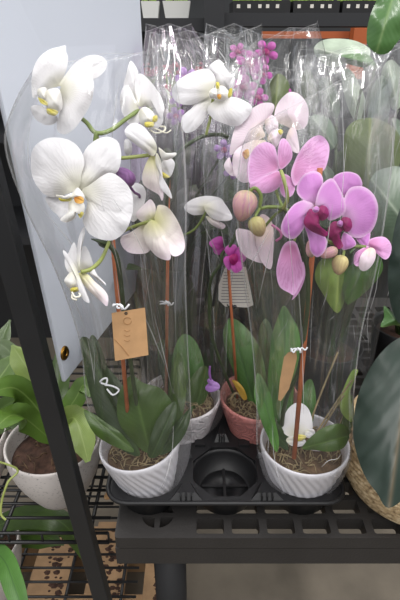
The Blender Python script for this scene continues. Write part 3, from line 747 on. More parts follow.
# M
flower(po, (342, 218), .515, [
    ('sepal', PK, [(343,196),(335,184),(333,178),(340,173),(350,172),(359,176),(362,186),(351,190)], dict(dz=.012)),
    ('sepal', PK, [(356,238),(364,233),(370,233),(367.5,246),(362.6,246)], dict(dz=.010)),
    ('petal', PK, [(343,220),(342,209),(345,196),(351,187.6),(362.6,186.6),(373,194),(378,207),(375.6,223.4),(367.5,235),(356,238),(348,233)], dict(dz=.004, bulge=.012)),
    ('sepal', PK, [(343,233),(351,236.4),(356,244.5),(348,249),(341.5,248)], dict(dz=.002)),
    ('lip', 'magenta_lip', [(328.5,228),(333,222),(340,222),(344,224),(346,228),(341.5,231.5),(340,239.6),(343,246),(338,248.7),(332,241),(328,236)], dict(dz=-.006, bulge=.010)),
    ('lip', 'magenta_lip', [(341,222),(343,217.5),(349.6,218.5),(352,225.6),(349,231),(344,231)], dict(dz=-.010, bulge=.008)),
    ('column', 'pink_petal', [(337,223),(340,220.5),(343,222.5),(341.5,226.5),(338.5,226)], dict(dz=-.012, bulge=.005)),
])
# L
flower(po, (316, 208), .495, [
    ('sepal', PK, [(304,223),(307,233),(309,241),(310.6,251),(317,257),(323.6,252.6),(327,243),(323.6,235),(314,228)], dict(dz=.006, bulge=.008)),
    ('sepal', PK, [(315.5,205.5),(306,202),(297.6,194),(297.6,184),(304,174.6),(314,171.4),(321,174.6),(323,183),(319,192.5),(317,202)], dict(dz=.008, bulge=.008)),
    ('petal', PK, [(314,206),(306,201),(301,201),(293,205.5),(284.6,217),(281,228),(284.6,236),(294,238.6),(302.5,230),(307,218.5)], dict(dz=.000, bulge=.012)),
    ('petal', PK, [(315.5,205.5),(318,192.5),(323.6,183),(332,178.5),(338,186),(344,199),(345,212),(336.6,218.5),(328.5,220),(327,212),(320,207)], dict(dz=-.004, bulge=.012)),
    ('lip', 'magenta_lip', [(304,223),(307,213.6),(310.6,209),(318,212),(320,217),(319,223),(322,230),(328,233),(325,236.5),(318,234),(310,230)], dict(dz=-.012, bulge=.012)),
    ('lip', 'magenta_lip', [(318,210),(322,205.5),(327,208),(328.5,215),(324,220),(319,219)], dict(dz=-.014, bulge=.008)),
    ('column', 'pink_petal', [(312.5,208.5),(316,206.5),(319,208),(318,211.5),(314,212)], dict(dz=-.018, bulge=.004)),
])
# N half-open flower
flower(po, (370, 247), .52, [
    ('petal', PP, [(359,265),(361,255),(369,248),(375,250),(375,259),(370,267.5),(364,271),(360,269)], dict(dz=-.002, bulge=.008)),
    ('sepal', PB, [(354,262.5),(355,254),(361,249),(369,246.5),(362,256),(359.5,265),(356,266)], dict(dz=.002)),
    ('petal', PB, [(367,242),(375,237.5),(385,237.5),(391,245),(390,255),(385,259.5),(377.5,254),(371,248.5)], dict(dz=.002, bulge=.012)),
])
# O, P hanging side flowers
flower(po, (293, 245), .53, [
    ('petal', PB, [(289.5,241),(283,246),(278,261),(276.5,274),(280,287),(289.5,293),(294,295),(299,287),(304,274),(301,257.5),(296,243)], dict(dz=0, bulge=.012)),
    ('sepal', PB, [(294,295),(292,300),(299,292),(305,276),(303,262),(299,275)], dict(dz=.008)),
])
flower(po, (262, 230), .56, [
    ('petal', PP, [(236,236),(237,229),(245,229.5),(252,231),(261,230),(266.6,240.5),(268,258.5),(263,263),(254,261),(245,256),(239.6,248)], dict(dz=.006, bulge=.01)),
    ('petal', PP, [(262,214),(272.5,224),(273,254),(270.6,269),(262,262),(256,243),(257,225)], dict(dz=0, gx=.02, bulge=.01)),
])
tube('lip_tendril', [P(272,225,.545), P(280,231,.54), P(281,237,.54), P(276,241,.545)], .0014, 'pink_back_petal', po)
# buds
tag(ball('bud', P(244,206,.525), .0125, .0165, 'bud_pink', po, axis=P(240,222,.53)-P(248,190,.52)), 'large pink and green bud')
ball('bud', P(257.5,227,.52), .0088, .0112, 'bud_green', po, axis=P(262,236,.525)-P(253,216,.515))
ball('bud', P(340,265,.515), .0082, .0105, 'bud_green', po, axis=P(338,276,.515)-P(343,254,.515))
ball('bud', P(329,253,.515), .0055, .0095, 'bud_pink', po, axis=P(320,257,.515)-P(338,249,.515))
ball('bud', P(310.5,249,.518), .005, .009, 'bud_pink', po, axis=P(309,240,.518)-P(312,258,.518))
stem(po, [(248,193,.525),(255,188,.522),(261,196,.525),(260,208,.53),(268,207,.535),(284,208.5,.535),(300,220,.54),(318,235,.535),(332,243,.53),(350,246,.528),(366,247,.525)], .002)
stem(po, [(260,208,.53),(257,213,.522),(255,217,.518)], .0016)
stem(po, [(281,171,.522),(284,180,.516),(287.5,198,.522),(283,208.5,.534)], .0021, 'stem_bright')
stem(po, [(343,246,.53),(344,252,.522),(343,256,.517)], .0015)
stem(po, [(284,208,.536),(296,230,.545),(306,262,.552),(308,300,.575),(303,345,.61),(298,372,.635),(286,400,.66),(282,430,.70),(285,452,.715)], .0027, 'stem_dark')
stem(po, [(262,138,.58),(272,165,.57),(276,190,.55),(283,208,.537)], .0018)
stem(po, [(262,230,.566),(275,215,.55),(284,208.5,.537)], .0016)
stem(po, [(293,245,.54),(296,235,.545)], .0016)
stake(po, P(320, 168, .535), P(294, 458, .668), .0031)
bow(po, (299, 350), .605, 9, 3)
# leaves
sheet('leaf', [(284,450),(274,420),(268,385),(270,355),(272,335),(278.5,316),(284,305.5),(292.5,318),(299,332),(300,352),(294,385),(292,420)], .70, OB, po, base=(286,450), tip=(284,305), fold=-.010, bulge=.014)
sheet('leaf', [(276,452),(266,432),(257.5,410),(254,394),(256,377),(259,373.5),(266,384),(271.5,398),(274,416),(279,440)], .672, OB, po, base=(278,452), tip=(258,373), fold=-.006, bulge=.006)
sheet('leaf', [(302,448),(314,434),(325,427),(338,423.6),(347,427.5),(348.6,438),(343,448),(330,451.6),(315,450)], .655, OL, po, base=(303,448), tip=(348,436), fold=-.006, bulge=.006)
sheet('leaf', [(352,422),(341.5,413),(340,400),(344,387),(350.5,373),(355,369),(358,371),(353,380),(350,393.5),(352,407)], .705, 'light_leaf', po, base=(352,422), tip=(356,370), fold=-.010, bulge=.004)
sheet('leaf', [(330,450),(338,430),(346,408),(352,395),(354,412),(351,432),(343,448)], .72, OL, po, base=(334,450), tip=(352,395), fold=-.006, bulge=.006)
sheet('leaf', [(294,445),(300,410),(304,385),(312,380),(316,400),(312,425),(304,447)], .725, OB, po, base=(298,447), tip=(310,380), fold=-.006, bulge=.006)
sheet('leaf', [(288,450),(283,430),(270,412),(262,412),(262,424),(272,440)], .69, OD, po, base=(289,450), tip=(262,415), fold=-.006, bulge=.006)
for k, (a, b2) in enumerate((((300,455),(338,352)), ((304,455),(352,380)), ((312,450),(344,395)))):
    tube('aerial_root', [P(a[0], a[1], .70), P((a[0]+b2[0])/2-2, (a[1]+b2[1])/2, .705), P(b2[0], b2[1], .70)], .0014, 'moss', po)
sleeve(po, [(494,282,330,.68), (480,266,343,.675), (450,257,353,.67), (400,256,354,.655), (335,251,362,.615), (270,243,378,.56), (200,236,390,.53), (130,240,398,.52), (88,250,404,.53)], 'film', 11, slant=-.55, flat=.8, creases=26, amp=.008)

# ================================================================== WHITE ORCHID in the swirl pot
cC = Vector((-.030, .632, SZ+.0125))
mo = thing('potted_orchid', cC, 'white moth orchid in swirl-embossed white pot behind the empty tray cell', 'orchid')
orchid_pot(cC, 'pot_swirl', mo, R=.0625, h=.092, ridges=False)
potting(cC, .0555, .072, mo, seed=8)
fg = flower(mo, (214, 93), .57, [
    ('sepal', W, [(216,84),(215.5,75),(209,67.5),(216,60.5),(221,61),(227.5,71),(234,77.5),(231,87.5),(226,87.5),(220,88)], dict(dz=.010, bulge=.008)),
    ('sepal', W, [(211,97.5),(201,100),(191,109),(184,115),(181,122.5),(185,132.5),(195,130),(206,117.5),(212.5,105)], dict(dz=.008, bulge=.008)),
    ('petal', W, [(211,95),(214,87.5),(215.5,79),(211,71),(204,69),(190,73),(177.5,81),(172,91),(174,99),(181,104),(192.5,104.5),(202.5,100)], dict(dz=.0, bulge=.014)),
    ('petal', W, [(207.5,108),(217.5,99),(231,97),(242.5,100),(252,107),(247.5,117.5),(237.5,126),(225,124),(212.5,118)], dict(dz=-.002, bulge=.014)),
    ('lip', 'white_lip', [(216,88),(222.5,86),(228,91),(228.5,97.5),(221,101),(216,97)], dict(dz=-.012, bulge=.010)),
    ('column', 'white_lip', [(209,92),(215,88),(218,92),(216,98),(211,98)], dict(dz=-.010, bulge=.006)),
    ('lip', 'yellow_lip', [(216,82.5),(219,83),(219,88),(216.5,88.5)], dict(dz=-.014, bulge=.002)),
    ('lip', 'yellow_lip', [(229,90),(232,88.5),(231.5,96),(228,97.5)], dict(dz=-.014, bulge=.002)),
    ('lip', 'orange_lip', [(217.5,94.5),(221,95),(220.5,99),(218,98.5)], dict(dz=-.018, bulge=.001)),
    ('sepal', W, [(230,84),(234,77),(234.5,82),(232,90)], dict(dz=-.004)),
])
flower(mo, (205, 208), .62, [
    ('petal', W, [(184,207.5),(191.6,199.6),(206,196),(220,198),(224,205),(213,212),(198,215),(190.5,214)], dict(dz=.006, bulge=.010)),
    ('sepal', BL, [(206,216),(215,219),(225,225),(222,229),(211,224)], dict(dz=.004)),
    ('petal', W, [(204,207.5),(209.6,203),(220,199.6),(229,210),(232,219),(222,221),(211,217.6)], dict(dz=-.002, bulge=.012)),
])
stem(mo, [(213,98,.575),(210,119,.585),(206,135,.59)], .0017, 'stem_bright')
stem(mo, [(228,137,.60),(220,134.5,.595),(206,135.5,.592),(195,140,.59),(182,149,.59),(173,162,.60),(168,182,.62),(166,230,.66),(166,300,.72),(170,390,.80),(178,415,.83)], .0024, 'stem_dark')
stem(mo, [(208,208,.625),(196,228,.64),(180,236,.65),(166,236,.665)], .0016)
stake(mo, P(168.5, 172, .625), P(166, 412, .82), .0024)
sheet('leaf', [(190,420),(180,405),(174,385),(172,360),(178,340),(186,334),(196,342),(203,360),(205,380),(202,400)], .80, OB, mo, base=(192,420), tip=(185,334), fold=-.010, bulge=.012)
sheet('leaf', [(192,420),(186,405),(188,385),(197,370),(206,366),(210,378),(206,398)], .785, OL, mo, base=(193,420), tip=(207,366), fold=-.008, bulge=.008)
sheet('leaf', [(184,420),(170,400),(160,370),(158,345),(164,340),(173,360),(184,392)], .815, OD, mo, base=(186,420), tip=(160,340), fold=-.008, bulge=.008)
bow(mo, (167, 303), .70, 7, 9)
sleeve(mo, [(436,166,206,.775), (418,152,222,.79), (380,148,226,.775), (320,145,228,.72), (250,140,236,.66), (180,140,245,.625), (110,142,252,.62), (62,146,262,.63), (36,150,226,.64)], 'film', 17, slant=-.05, flat=.62, creases=40, amp=.010, peak=10, wr=.004)

# ================================================================== MAGENTA ORCHID in the pink pot
cD = Vector((.0945, .632, SZ+.0125))
go = thing('potted_orchid', cD, 'small magenta orchid in swirl-embossed pink pot beside the right ridged pot', 'orchid')
orchid_pot(cD, 'pot_pink', go, R=.0625, h=.092, ridges=False)
potting(cD, .0555, .072, go, seed=12)
flower(go, (223, 246), .64, [('petal', 'magenta_petal', [(209,243),(217,237),(223,238),(221.6,248),(215,249)], dict(dz=0)), ('petal', 'magenta_petal', [(214,246),(221,243),(224,250),(219,255),(214,252)], dict(dz=.004))])
flower(go, (234, 258), .635, [
    ('petal', 'magenta_petal', [(233,258),(226,253),(225,248),(231,244),(237,247)], dict(dz=.004)),
    ('petal', 'magenta_petal', [(234,258),(238,247),(243,250),(246,259),(240,263)], dict(dz=.002)),
    ('petal', 'magenta_petal', [(233,258),(241,262),(243,268),(236,273),(231,268)], dict(dz=0)),
    ('petal', 'magenta_petal', [(233,259),(230,270),(226,267),(223.5,260),(227,256)], dict(dz=.003)),
    ('lip', 'magenta_lip', [(230,256),(236,254),(238,260),(234,265),(230,262)], dict(dz=-.006, bulge=.006)),
])
stem(go, [(240,218,.63),(235,236,.635),(229,247,.64),(222,254,.645),(221,264,.65),(212,277,.66),(209,299,.68),(213,340,.72),(232,390,.79),(245,410,.82)], .0022, 'stem_dark')
stake(go, P(225, 238, .645), P(213, 306, .69), .0022, 'stake_dark')
stake(go, P(228, 262, .655), P(238, 408, .81), .002)
sheet('leaf', [(256,412),(247,398),(237,379),(228,357),(223,337),(226,323),(232,318),(245,326.5),(257.5,344),(265,368),(264,392)], .775, OB, go, base=(258,412), tip=(229,318), fold=-.010, bulge=.014)
sheet('leaf', [(262,410),(258,380),(257,345),(262,322),(269,322),(275,345),(274,385)], .81, OL, go, base=(264,410), tip=(266,320), fold=-.008, bulge=.01)
sheet('leaf', [(244,400),(240,395),(235,386),(232,380),(238,382),(244,389),(247,398)], .772, 'yellow_leaf', go, base=(245,400), tip=(232,380), fold=-.004, bulge=.004)
sheet('leaf', [(262,408),(255,395),(254,372),(258,350),(262,346),(261,365),(266,392)], .768, OL, go, base=(263,408), tip=(260,346), fold=-.008, bulge=.004)
tube('aerial_root', [P(236,410,.79), P(231,400,.78), P(236,393,.775), P(243,398,.78)], .002, 'moss', go)
bow(go, (232, 306), .70, 5, 31, mat='stake_dark')
sleeve(go, [(430,240,285,.775), (412,222,300,.79), (370,216,302,.76), (300,212,300,.70), (230,206,290,.66), (160,203,280,.635), (100,202,272,.63), (60,203,266,.635), (30,206,262,.64)], 'film_milky', 23, slant=.0, flat=.55, creases=30, amp=.008, peak=12, wr=.003)

# ================================================================== tags and fallen flowers
def flat_tag(name, outline, Z, mat, label, cat, gx=0, gy=0, th=.0006):
    t = thing(name, P(*outline[0], Z), label, cat)
    n = len(outline); cx = sum(p[0] for p in outline)/n; cy = sum(p[1] for p in outline)/n
    pl = lambda x, y, d=0: P(x, y, Z+gx*(x-cx)/100+gy*(y-cy)/100+d)
    fr = [pl(x, y) for x, y in outline]; bk = [pl(x, y, th) for x, y in outline]
    fs = [tuple(range(n))[::-1], tuple(range(n, 2*n))]+[(k, (k+1) % n, n+(k+1) % n, n+k) for k in range(n)]
    fix_normals(obj('card', fr+bk, fs, mat, t, smooth=False))
    return t, pl
kt, pl = flat_tag('plant_tag', [(111.5,313),(145,307.5),(148.5,355),(115,361)], .505, 'kraft', 'brown kraft paper tag with a punched hole tied to the left orchid stake', 'tag', gx=.01, gy=.03)
mb = MB()
mb.tube([pl(126+1.2*math.cos(a), 313.3+1.0*math.sin(a), -.0006) for a in [k*PI/5 for k in range(11)]], .0005, 6, 1); mb.build('hole', 'stake_dark', kt)
mb = MB()
mb.tube([pl(127.5+4*math.cos(a), 321+3.6*math.sin(a), -.0004) for a in [k*PI/6 for k in range(12)]], .0003, 5, 1)
mb.tube([pl(114,339,-.0004), pl(121,346,-.0004), pl(129,356,-.0004)], .0004, 5, 2)
for yy in (330, 335, 340): mb.tube([pl(124,yy,-.0003), pl(127,yy+1.5,-.0003), pl(130,yy+.5,-.0003)], .00025, 5, 2)
mb.build('pencil_mark', 'ink', kt)
bow(kt, (121, 306.5), .50, 9, 5)
k2, pl2 = flat_tag('plant_tag', [(284,357),(288,352.5),(296,350),(297,358),(293,375),(289,389),(281,401),(278,400),(280,380)], .615, 'kraft', 'narrow brown kraft tag hanging at the right orchid stake', 'tag', gx=.02, gy=.05)
k3, pl3 = flat_tag('plant_tag', [(226,265),(246,267),(253.5,305),(248,307.5),(225,306.5),(218.5,300),(218.5,285)], .70, 'paper', 'white printed care tag hanging among the middle orchids', 'tag', gx=.0, gy=.05)
mb = MB()
for q in range(11):
    yy = 272+q*3; x0 = 224-min(3, q*.4); x1 = 244.5+q*.55
    mb.add([pl3(x0, yy, -.0003), pl3(x1, yy, -.0003), pl3(x1, yy+1, -.0003), pl3(x0, yy+1, -.0003)], [(0, 1, 2, 3)])
mb.build('printed_text', 'print', k3)
fw = thing('fallen_flower', P(298, 435, .65), 'withered white orchid flower lying on the bark of the right pot', 'flower')
sheet('petal', [(283,421),(288,409),(297.6,402.5),(307,407),(312,419),(311.6,432),(304,438),(289.5,437),(282,430)], .690, 'white_petal', fw, base=(297, 436), bulge=.008, gy=-.02)
sheet('petal', [(286,440),(292,436),(300,438),(306,441),(302,446),(292,446)], .680, 'white_petal', fw, bulge=.004)
sheet('petal', [(304,443),(312,442),(322,447),(320,451),(308,449)], .682, 'pale_pink_petal', fw, bulge=.003)
sheet('lip', [(293,437),(299,434.5),(306,436),(303,440),(296,441)], .676, 'yellow_lip', fw, bulge=.003)
sheet('petal', [(306,430),(313,429),(315,434),(310,438),(305,436)], .683, 'white_petal', fw, bulge=.003)
fp = thing('fallen_flower', P(212, 388, .76), 'wilted purple orchid flower on the rim of the swirl white pot', 'flower')
sheet('petal', [(206,386),(212,381),(219,384),(219,389),(211,392),(206,390)], .742, 'lilac_petal', fp, bulge=.006)
tube('stalk', [P(212,383,.742), P(209.5,374,.738), P(210,366,.735)], [.0012, .002, .0012], 'lilac_petal', fp)
sheet('petal', [(207,381),(210,378),(214,382),(211,385)], .739, 'lilac_petal', fp, bulge=.003)

# ================================================================== rubber plant in basket (right)
bc = Vector((.321, .550, SZ))
bk = thing('basket', bc, 'round woven seagrass basket holding the rubber plant', 'basket')
prof = [(.002, .010), (.070, .010)]
body = []
for i in range(15):            # coils of twisted grass
    u = i/14; z = .006+.098*u; r = .088+.024*math.sin(PI*(u*.75+.05)); body.append((r, z))
outer = []
for (r, z) in body:
    for k in range(4): outer.append((r+.0022*math.sin(PI*k/4), z+.007*(k/4)))
inner = [(r-.007, z+.004) for r, z in body]
prof = [(.002, .010)]+inner+[(outer[-1][0]-.004, outer[-1][1]+.003)]+outer[::-1]+[(.085, .001), (.002, .001)]
lathe('basket_wall', prof, bc, 'seagrass', bk, n=72)
rp = thing('rubber_plant', bc+Vector((0, 0, .010)), 'rubber plant with large dark glossy leaves growing in the woven basket', 'plant')
vs = [bc+Vector((.07*math.cos(2*PI*k/32), .07*math.sin(2*PI*k/32), .088)) for k in range(32)]+[bc+Vector((.05*math.cos(2*PI*k/32), .05*math.sin(2*PI*k/32), .012)) for k in range(32)]
fix_normals(obj('soil', vs, [tuple(range(32)), tuple(range(32, 64))]+[(k, (k+1) % 32, 32+(k+1) % 32, 32+k) for k in range(32)], 'soil', rp))
tube('trunk', [bc+Vector((0, 0, .083)), bc+Vector((.01, .0, .3)), bc+Vector((.0, .02, .62))], .005, 'stem_dark', rp)
sheet('leaf', [(388.6,508),(377,493),(366,478),(358,458),(353.5,437),(354,417),(358,396),(366,376),(377,358),(390,344),(404,336),(420,334),(436,350),(446,385),(444,425),(430,462),(410,492)], .60, 'rubber_leaf', rp, base=(412,336), tip=(389,508), fold=.012, bulge=.018, gy=-.05)
sheet('leaf', [(402,325),(391,305),(388,275),(391,250),(397,218),(408,195),(430,190),(450,230),(450,290),(430,322)], .64, 'rubber_leaf', rp, base=(430,195), tip=(402,325), fold=.010, bulge=.015)
sheet('leaf', [(381,327),(384,317),(384,306),(392,312),(402,318),(416,322),(410,330),(396,325)], .66, 'rubber_leaf_green', rp, base=(418,322), tip=(381,327), fold=.006)
sheet('leaf', [(368,45),(367,32),(370,17),(376,2),(384,-14),(400,-24),(418,-14),(420,8),(410,28),(398,41),(389,52),(378,54)], .52, 'rubber_leaf_green', rp, base=(398,-20), tip=(376,54), fold=.006, bulge=.012)
sheet('leaf', [(378,242),(370,215),(368,190),(374,174),(386,168),(402,168),(420,190),(416,225),(398,242)], .74, 'grey_leaf', rp, base=(412,232), tip=(372,180), fold=.008, bulge=.012)
tube('petiole', [P(414,334,.61), P(424,300,.66), bc+Vector((.01, .0, .35))], .003, 'stem_dark', rp)
tube('petiole', [P(428,196,.645), bc+Vector((.005, .01, .45))], .003, 'stem_dark', rp)
tube('petiole', [P(398,-18,.525), P(412,20,.56), bc+Vector((.0, .02, .61))], .003, 'stem_dark', rp)

# ================================================================== sign board and its post
sg = thing('sign_stand', (-.17, .5, 0), 'white sign board bolted behind a black steel post on the left', 'sign')
def bar(a, b, w, d, name, mat, parent, side=None):
    a, b = Vector(a), Vector(b); t = (b-a).normalized(); sx = Vector((0, 1, 0)).cross(t).normalized(); sy = t.cross(sx).normalized()
    vs = [p+sx*u*w/2+sy*v*d/2 for p in (a, b) for u, v in ((-1, -1), (1, -1), (1, 1), (-1, 1))]
    o = obj(name, vs, [(0, 3, 2, 1), (4, 5, 6, 7), (0, 1, 5, 4), (1, 2, 6, 5), (2, 3, 7, 6), (3, 0, 4, 7)], mat, parent, smooth=False)
    fix_normals(o)
    bv = o.modifiers.new('edge', 'BEVEL'); bv.width = .002; bv.segments = 2
    return o
pa, pb = PY(22.5, 300, .5), PY(103, 600, .5)
d = (pb-pa); pbot = pa+d*(-pa.z/d.z); ptop = pa-d*(.75/d.length)
bar(pbot, ptop, .025, .021, 'post', 'black_metal', sg)
# panel: runs back from the post
def PYx(px, py, Y): return PY(px, py, Y)
n0, n1 = PY(61.5, 382, .548), PY(-42, -60, .548)
f0 = PY(150, 225, .93); f1 = PY(144, -60, .93)
f1.x = f0.x-.004
def slab(q, th, name, mat, parent):
    nn = (q[1]-q[0]).cross(q[3]-q[0]).normalized()*th
    vs = q+[p+nn for p in q]
    return fix_normals(obj(name, vs, [(0, 1, 2, 3), (7, 6, 5, 4), (0, 4, 5, 1), (1, 5, 6, 2), (2, 6, 7, 3), (3, 7, 4, 0)], mat, parent, smooth=False))
f0.z = n0.z; n1.z = f1.z
pn = slab([n0, f0, f1, n1], .006, 'sign_panel', 'sign_white', sg)
bv = pn.modifiers.new('edge', 'BEVEL'); bv.width = .002; bv.segments = 2
fn_ = (f0-n0).cross(n1-n0).normalized()
if fn_.x < 0: fn_ = -fn_
# eyelet bolted near the lower corner
u_ = (f0-n0).normalized(); up = fn_.cross(u_); up = up if up.z > 0 else -up
def ray_plane(px, py, p0, nn):
    o = Vector((0, 0, H)); d = P(px, py, 1)-o
    return o+d*((p0-o).dot(nn)/d.dot(nn))
gc = ray_plane(64.5, 353, n0+fn_*.0065, fn_)
vs, fs = [], []
for (r, h) in ((.0035, .0), (.004, .002), (.0075, .003), (.0095, .0015), (.010, -.001)):
    for k in range(24):
        a = 2*PI*k/24; vs.append(gc+(u_*math.cos(a)+up*math.sin(a))*r+fn_*h)
for i in range(4):
    for k in range(24): fs.append((i*24+k, i*24+(k+1) % 24, (i+1)*24+(k+1) % 24, (i+1)*24+k))
o = fix_normals(obj('grommet', vs, fs, 'brass', pn, origin=gc))
o2 = obj('bolt', [gc+(u_*math.cos(2*PI*k/12)+up*math.sin(2*PI*k/12))*.0036+fn_*h for h in (-.001, .0012) for k in range(12)], [tuple(range(12, 24)), tuple(range(12))[::-1]]+[(k, (k+1) % 12, 12+(k+1) % 12, 12+k) for k in range(12)], 'brass_dark', pn, smooth=False)

# ================================================================== wire rack and pots at lower left
WZ = .655
wr_ = thing('wire_rack', (-.33, .7, 0), 'black wire rack with two shelves left of the plastic shelf', 'rack')
def wires(z, x0, x1, y0, y1, step, name, cross=3):
    w = MB()
    k = 0; y = y0
    while y <= y1+1e-6:
        w.tube([(x0, y, z), (x1, y, z)], .0026, 6); y += step
    for i in range(cross):
        x = x0+.03+(x1-x0-.06)*i/(cross-1); w.tube([(x, y0-.004, z-.0055), (x, y1+.004, z-.0055)], .0032, 6)
    for yy in (y0, y1):
        w.tube([(x0, yy, z-.022), (x1, yy, z-.022)], .0032, 6)
        for i in range(10):
            xa = x0+(x1-x0)*i/9; w.tube([(xa, yy, z), (xa, yy, z-.022)], .002, 6)
    return w.build(name, 'wire', wr_, smooth=True)
wires(WZ, -.62, -.145, .524, 1.0, .028, 'wire_shelf', 4)
wires(.38, -.62, -.125, .53, 1.0, .03, 'wire_shelf', 5)
for x, y in ((-.131, .985), (-.605, .54), (-.605, .985)):
    lathe('post', [(.001, 0), (.011, 0), (.011, 1.0), (.001, 1.0)], (x, y, 0), 'wire', wr_, n=16)
# wooden pallet below
pl_ = thing('pallet', (-.3, .72, 0), 'tan wooden pallet lying under the wire rack', 'pallet')
for k in range(4):
    x0 = -.565+k*.142
    MB().box(x0, min(x0+.095, -.092), .54, .938, .135, .153).build('board', 'wood', pl_)
for y in (.541, .70, .892): MB().box(-.565, -.092, y, y+.045, 0, .1345).build('bearer', 'wood', pl_)
rnd = random.Random(4); mb = MB()
for _ in range(260):
    x, y = -.565+.142*rnd.randrange(1, 4)+.095*rnd.uniform(.35, .9), rnd.uniform(.56, .93); s = rnd.uniform(.003, .011); x = min(x, -.105)
    ri = rnd.random()*3
    vs_ = [(x+s*math.cos(ri+k*PI/3)*rnd.uniform(.6, 1.2), y+s*math.sin(ri+k*PI/3)*.7, .1531) for k in range(6)]+[(x, y, .1535+s*.4)]
    mb.add(vs_, [(k, (k+1) % 6, 6) for k in range(6)])
dt = mb.build('dirt', 'soil'); tag(dt, 'spilled brown potting soil crumbs on the wooden pallet boards', 'soil', kind='stuff')

def bowl_pot(cen, R, h, parent, mat='pot_speck'):
    prof = [(.002, .008), (R*.5, .008)]
    K = 12
    prof += [(R*.52+(R*.42)*math.sin(PI/2*i/K)**.9, .010+(h-.014)*i/K) for i in range(1, K+1)]
    prof += [(R*.955, h-.001), (R*.98, h), (R, h-.002), (R*1.005, h-.006), (R, h-.012)]
    prof += [(R*.56+(R*.44)*math.sin(PI/2*(1-i/16)), (h-.013)*(1-i/16)) for i in range(1, 17)]
    prof += [(.002, 0)]
    return lathe('pot', prof, cen, mat, parent, n=64)
def bowl_soil(cen, R, z, parent, seed):
    return potting(cen, R, z, parent, seed=seed, mat='soil', strands=40, smat='bark', name='potting_soil')
c1 = Vector((-.238, .607, WZ+.0028))
f1p = thing('potted_fern', c1, 'bird nest fern in speckled white bowl pot just behind the black post', 'plant')
bowl_pot(c1, .0755, .115, f1p); bowl_soil(c1, .068, .088, f1p, 4)
FL, FP = 'fern_leaf', 'fern_leaf_pale'
ce = c1+Vector((.0, .005, .10))
def fr_(pts, w, mat=FL, tw=0, face=(0, -.6, .8), wave=.05):
    blade('leaf', [ce+Vector((.0, 0, 0))]+[P(*q) for q in pts], w, mat, f1p, face=face, twist=tw, wave=wave, fold=.12)
fr_([(42,432,.80),(24,418,.77),(10,416,.73),(-4,428,.70)], [.008,.03,.042,.042,.02], FL)
fr_([(48,425,.81),(32,402,.80),(14,388,.77),(-6,392,.74)], [.008,.028,.042,.042,.02], FL)
fr_([(52,420,.82),(38,385,.84),(22,360,.84),(12,345,.84)], [.008,.035,.05,.04,.004], FP)
fr_([(62,425,.81),(74,418,.78),(82,438,.75),(88,462,.73)], [.008,.028,.042,.042,.008], FP, face=(.2, -.8, .5))
fr_([(62,420,.82),(76,398,.82),(84,385,.82),(92,396,.80)], [.008,.03,.035,.03,.01], FL)
fr_([(55,415,.84),(58,385,.86),(66,350,.88),(78,322,.90)], [.008,.03,.04,.03,.004], 'orchid_leaf')
fr_([(50,420,.84),(30,380,.88),(8,350,.90),(-10,340,.9)], [.008,.03,.04,.03,.004], 'orchid_leaf')
fr_([(48,425,.84),(26,418,.84),(6,424,.84),(-8,440,.8)], [.008,.03,.036,.03,.004], 'orchid_leaf')
c2 = Vector((-.395, .615, WZ+.0028))
f2p = thing('potted_fern', c2, 'bird nest fern in speckled white bowl pot at the left edge of the frame', 'plant')
bowl_pot(c2, .0755, .115, f2p); bowl_soil(c2, .068, .088, f2p, 6)
ce2 = c2+Vector((0, .005, .10))
for pts, w, mt in (([(-20,405,.86),(4,372,.88),(18,352,.9)], [.008,.035,.045,.004], FL), ([(-12,420,.84),(12,402,.82),(30,404,.80)], [.008,.03,.03,.004], 'orchid_leaf'), ([(-16,400,.88),(0,345,.94),(10,320,.98)], [.008,.035,.035,.004], 'orchid_leaf')):
    blade('leaf', [ce2]+[P(*q) for q in pts], w, mt, f2p, face=(0, -.7, .7), fold=.12)
tube('runner', [ce2+Vector((.03, -.03, -.002)), P(16,468,.72), P(8,482,.70), P(2,500,.70), P(1,514,.70), P(6,520,.70)], .0016, 'stem_bright', f2p)
dl = thing('dry_leaf', PH(110, 495, WZ+.006), 'small pale dried leaf lying on the wire rack beside the left ridged pot', 'leaf')
Zd = depth(PH(110, 495, WZ+.006))
sheet('blade', [(104,497),(108,491),(116,487),(118,490),(113,496),(107,500)], Zd, 'kraft', dl, base=(104,499), gy=-.10, bulge=.002, fold=.003)
# things on the lower wire shelf
c3 = Vector((-.405, .60, .383))
f3p = thing('potted_plant', c3, 'strap-leaved plant in small white pot on the lower wire shelf', 'plant')
bowl_pot(c3, .070, .145, f3p); bowl_soil(c3, .062, .118, f3p, 9)
ce3 = c3+Vector((0, 0, .125))
blade('leaf', [ce3, P(-14,545,.83), P(4,560,.79), P(14,585,.76), P(24,615,.74)], [.01, .026, .034, .032, .02], 'orchid_leaf_bright', f3p, face=(.1, -.7, .7), fold=.12)
blade('leaf', [ce3, PY(0,525,.64), PY(40,516,.63), PY(68,528,.62), PY(84,562,.61)], [.01, .035, .045, .04, .003], 'orchid_leaf', f3p, face=(0, -.7, .7), fold=.1)
blade('leaf', [ce3, PY(10,538,.66), PY(40,535,.65), PY(64,545,.63)], [.01, .04, .05, .003], 'orchid_leaf', f3p, face=(0, -.7, .7), fold=.1)

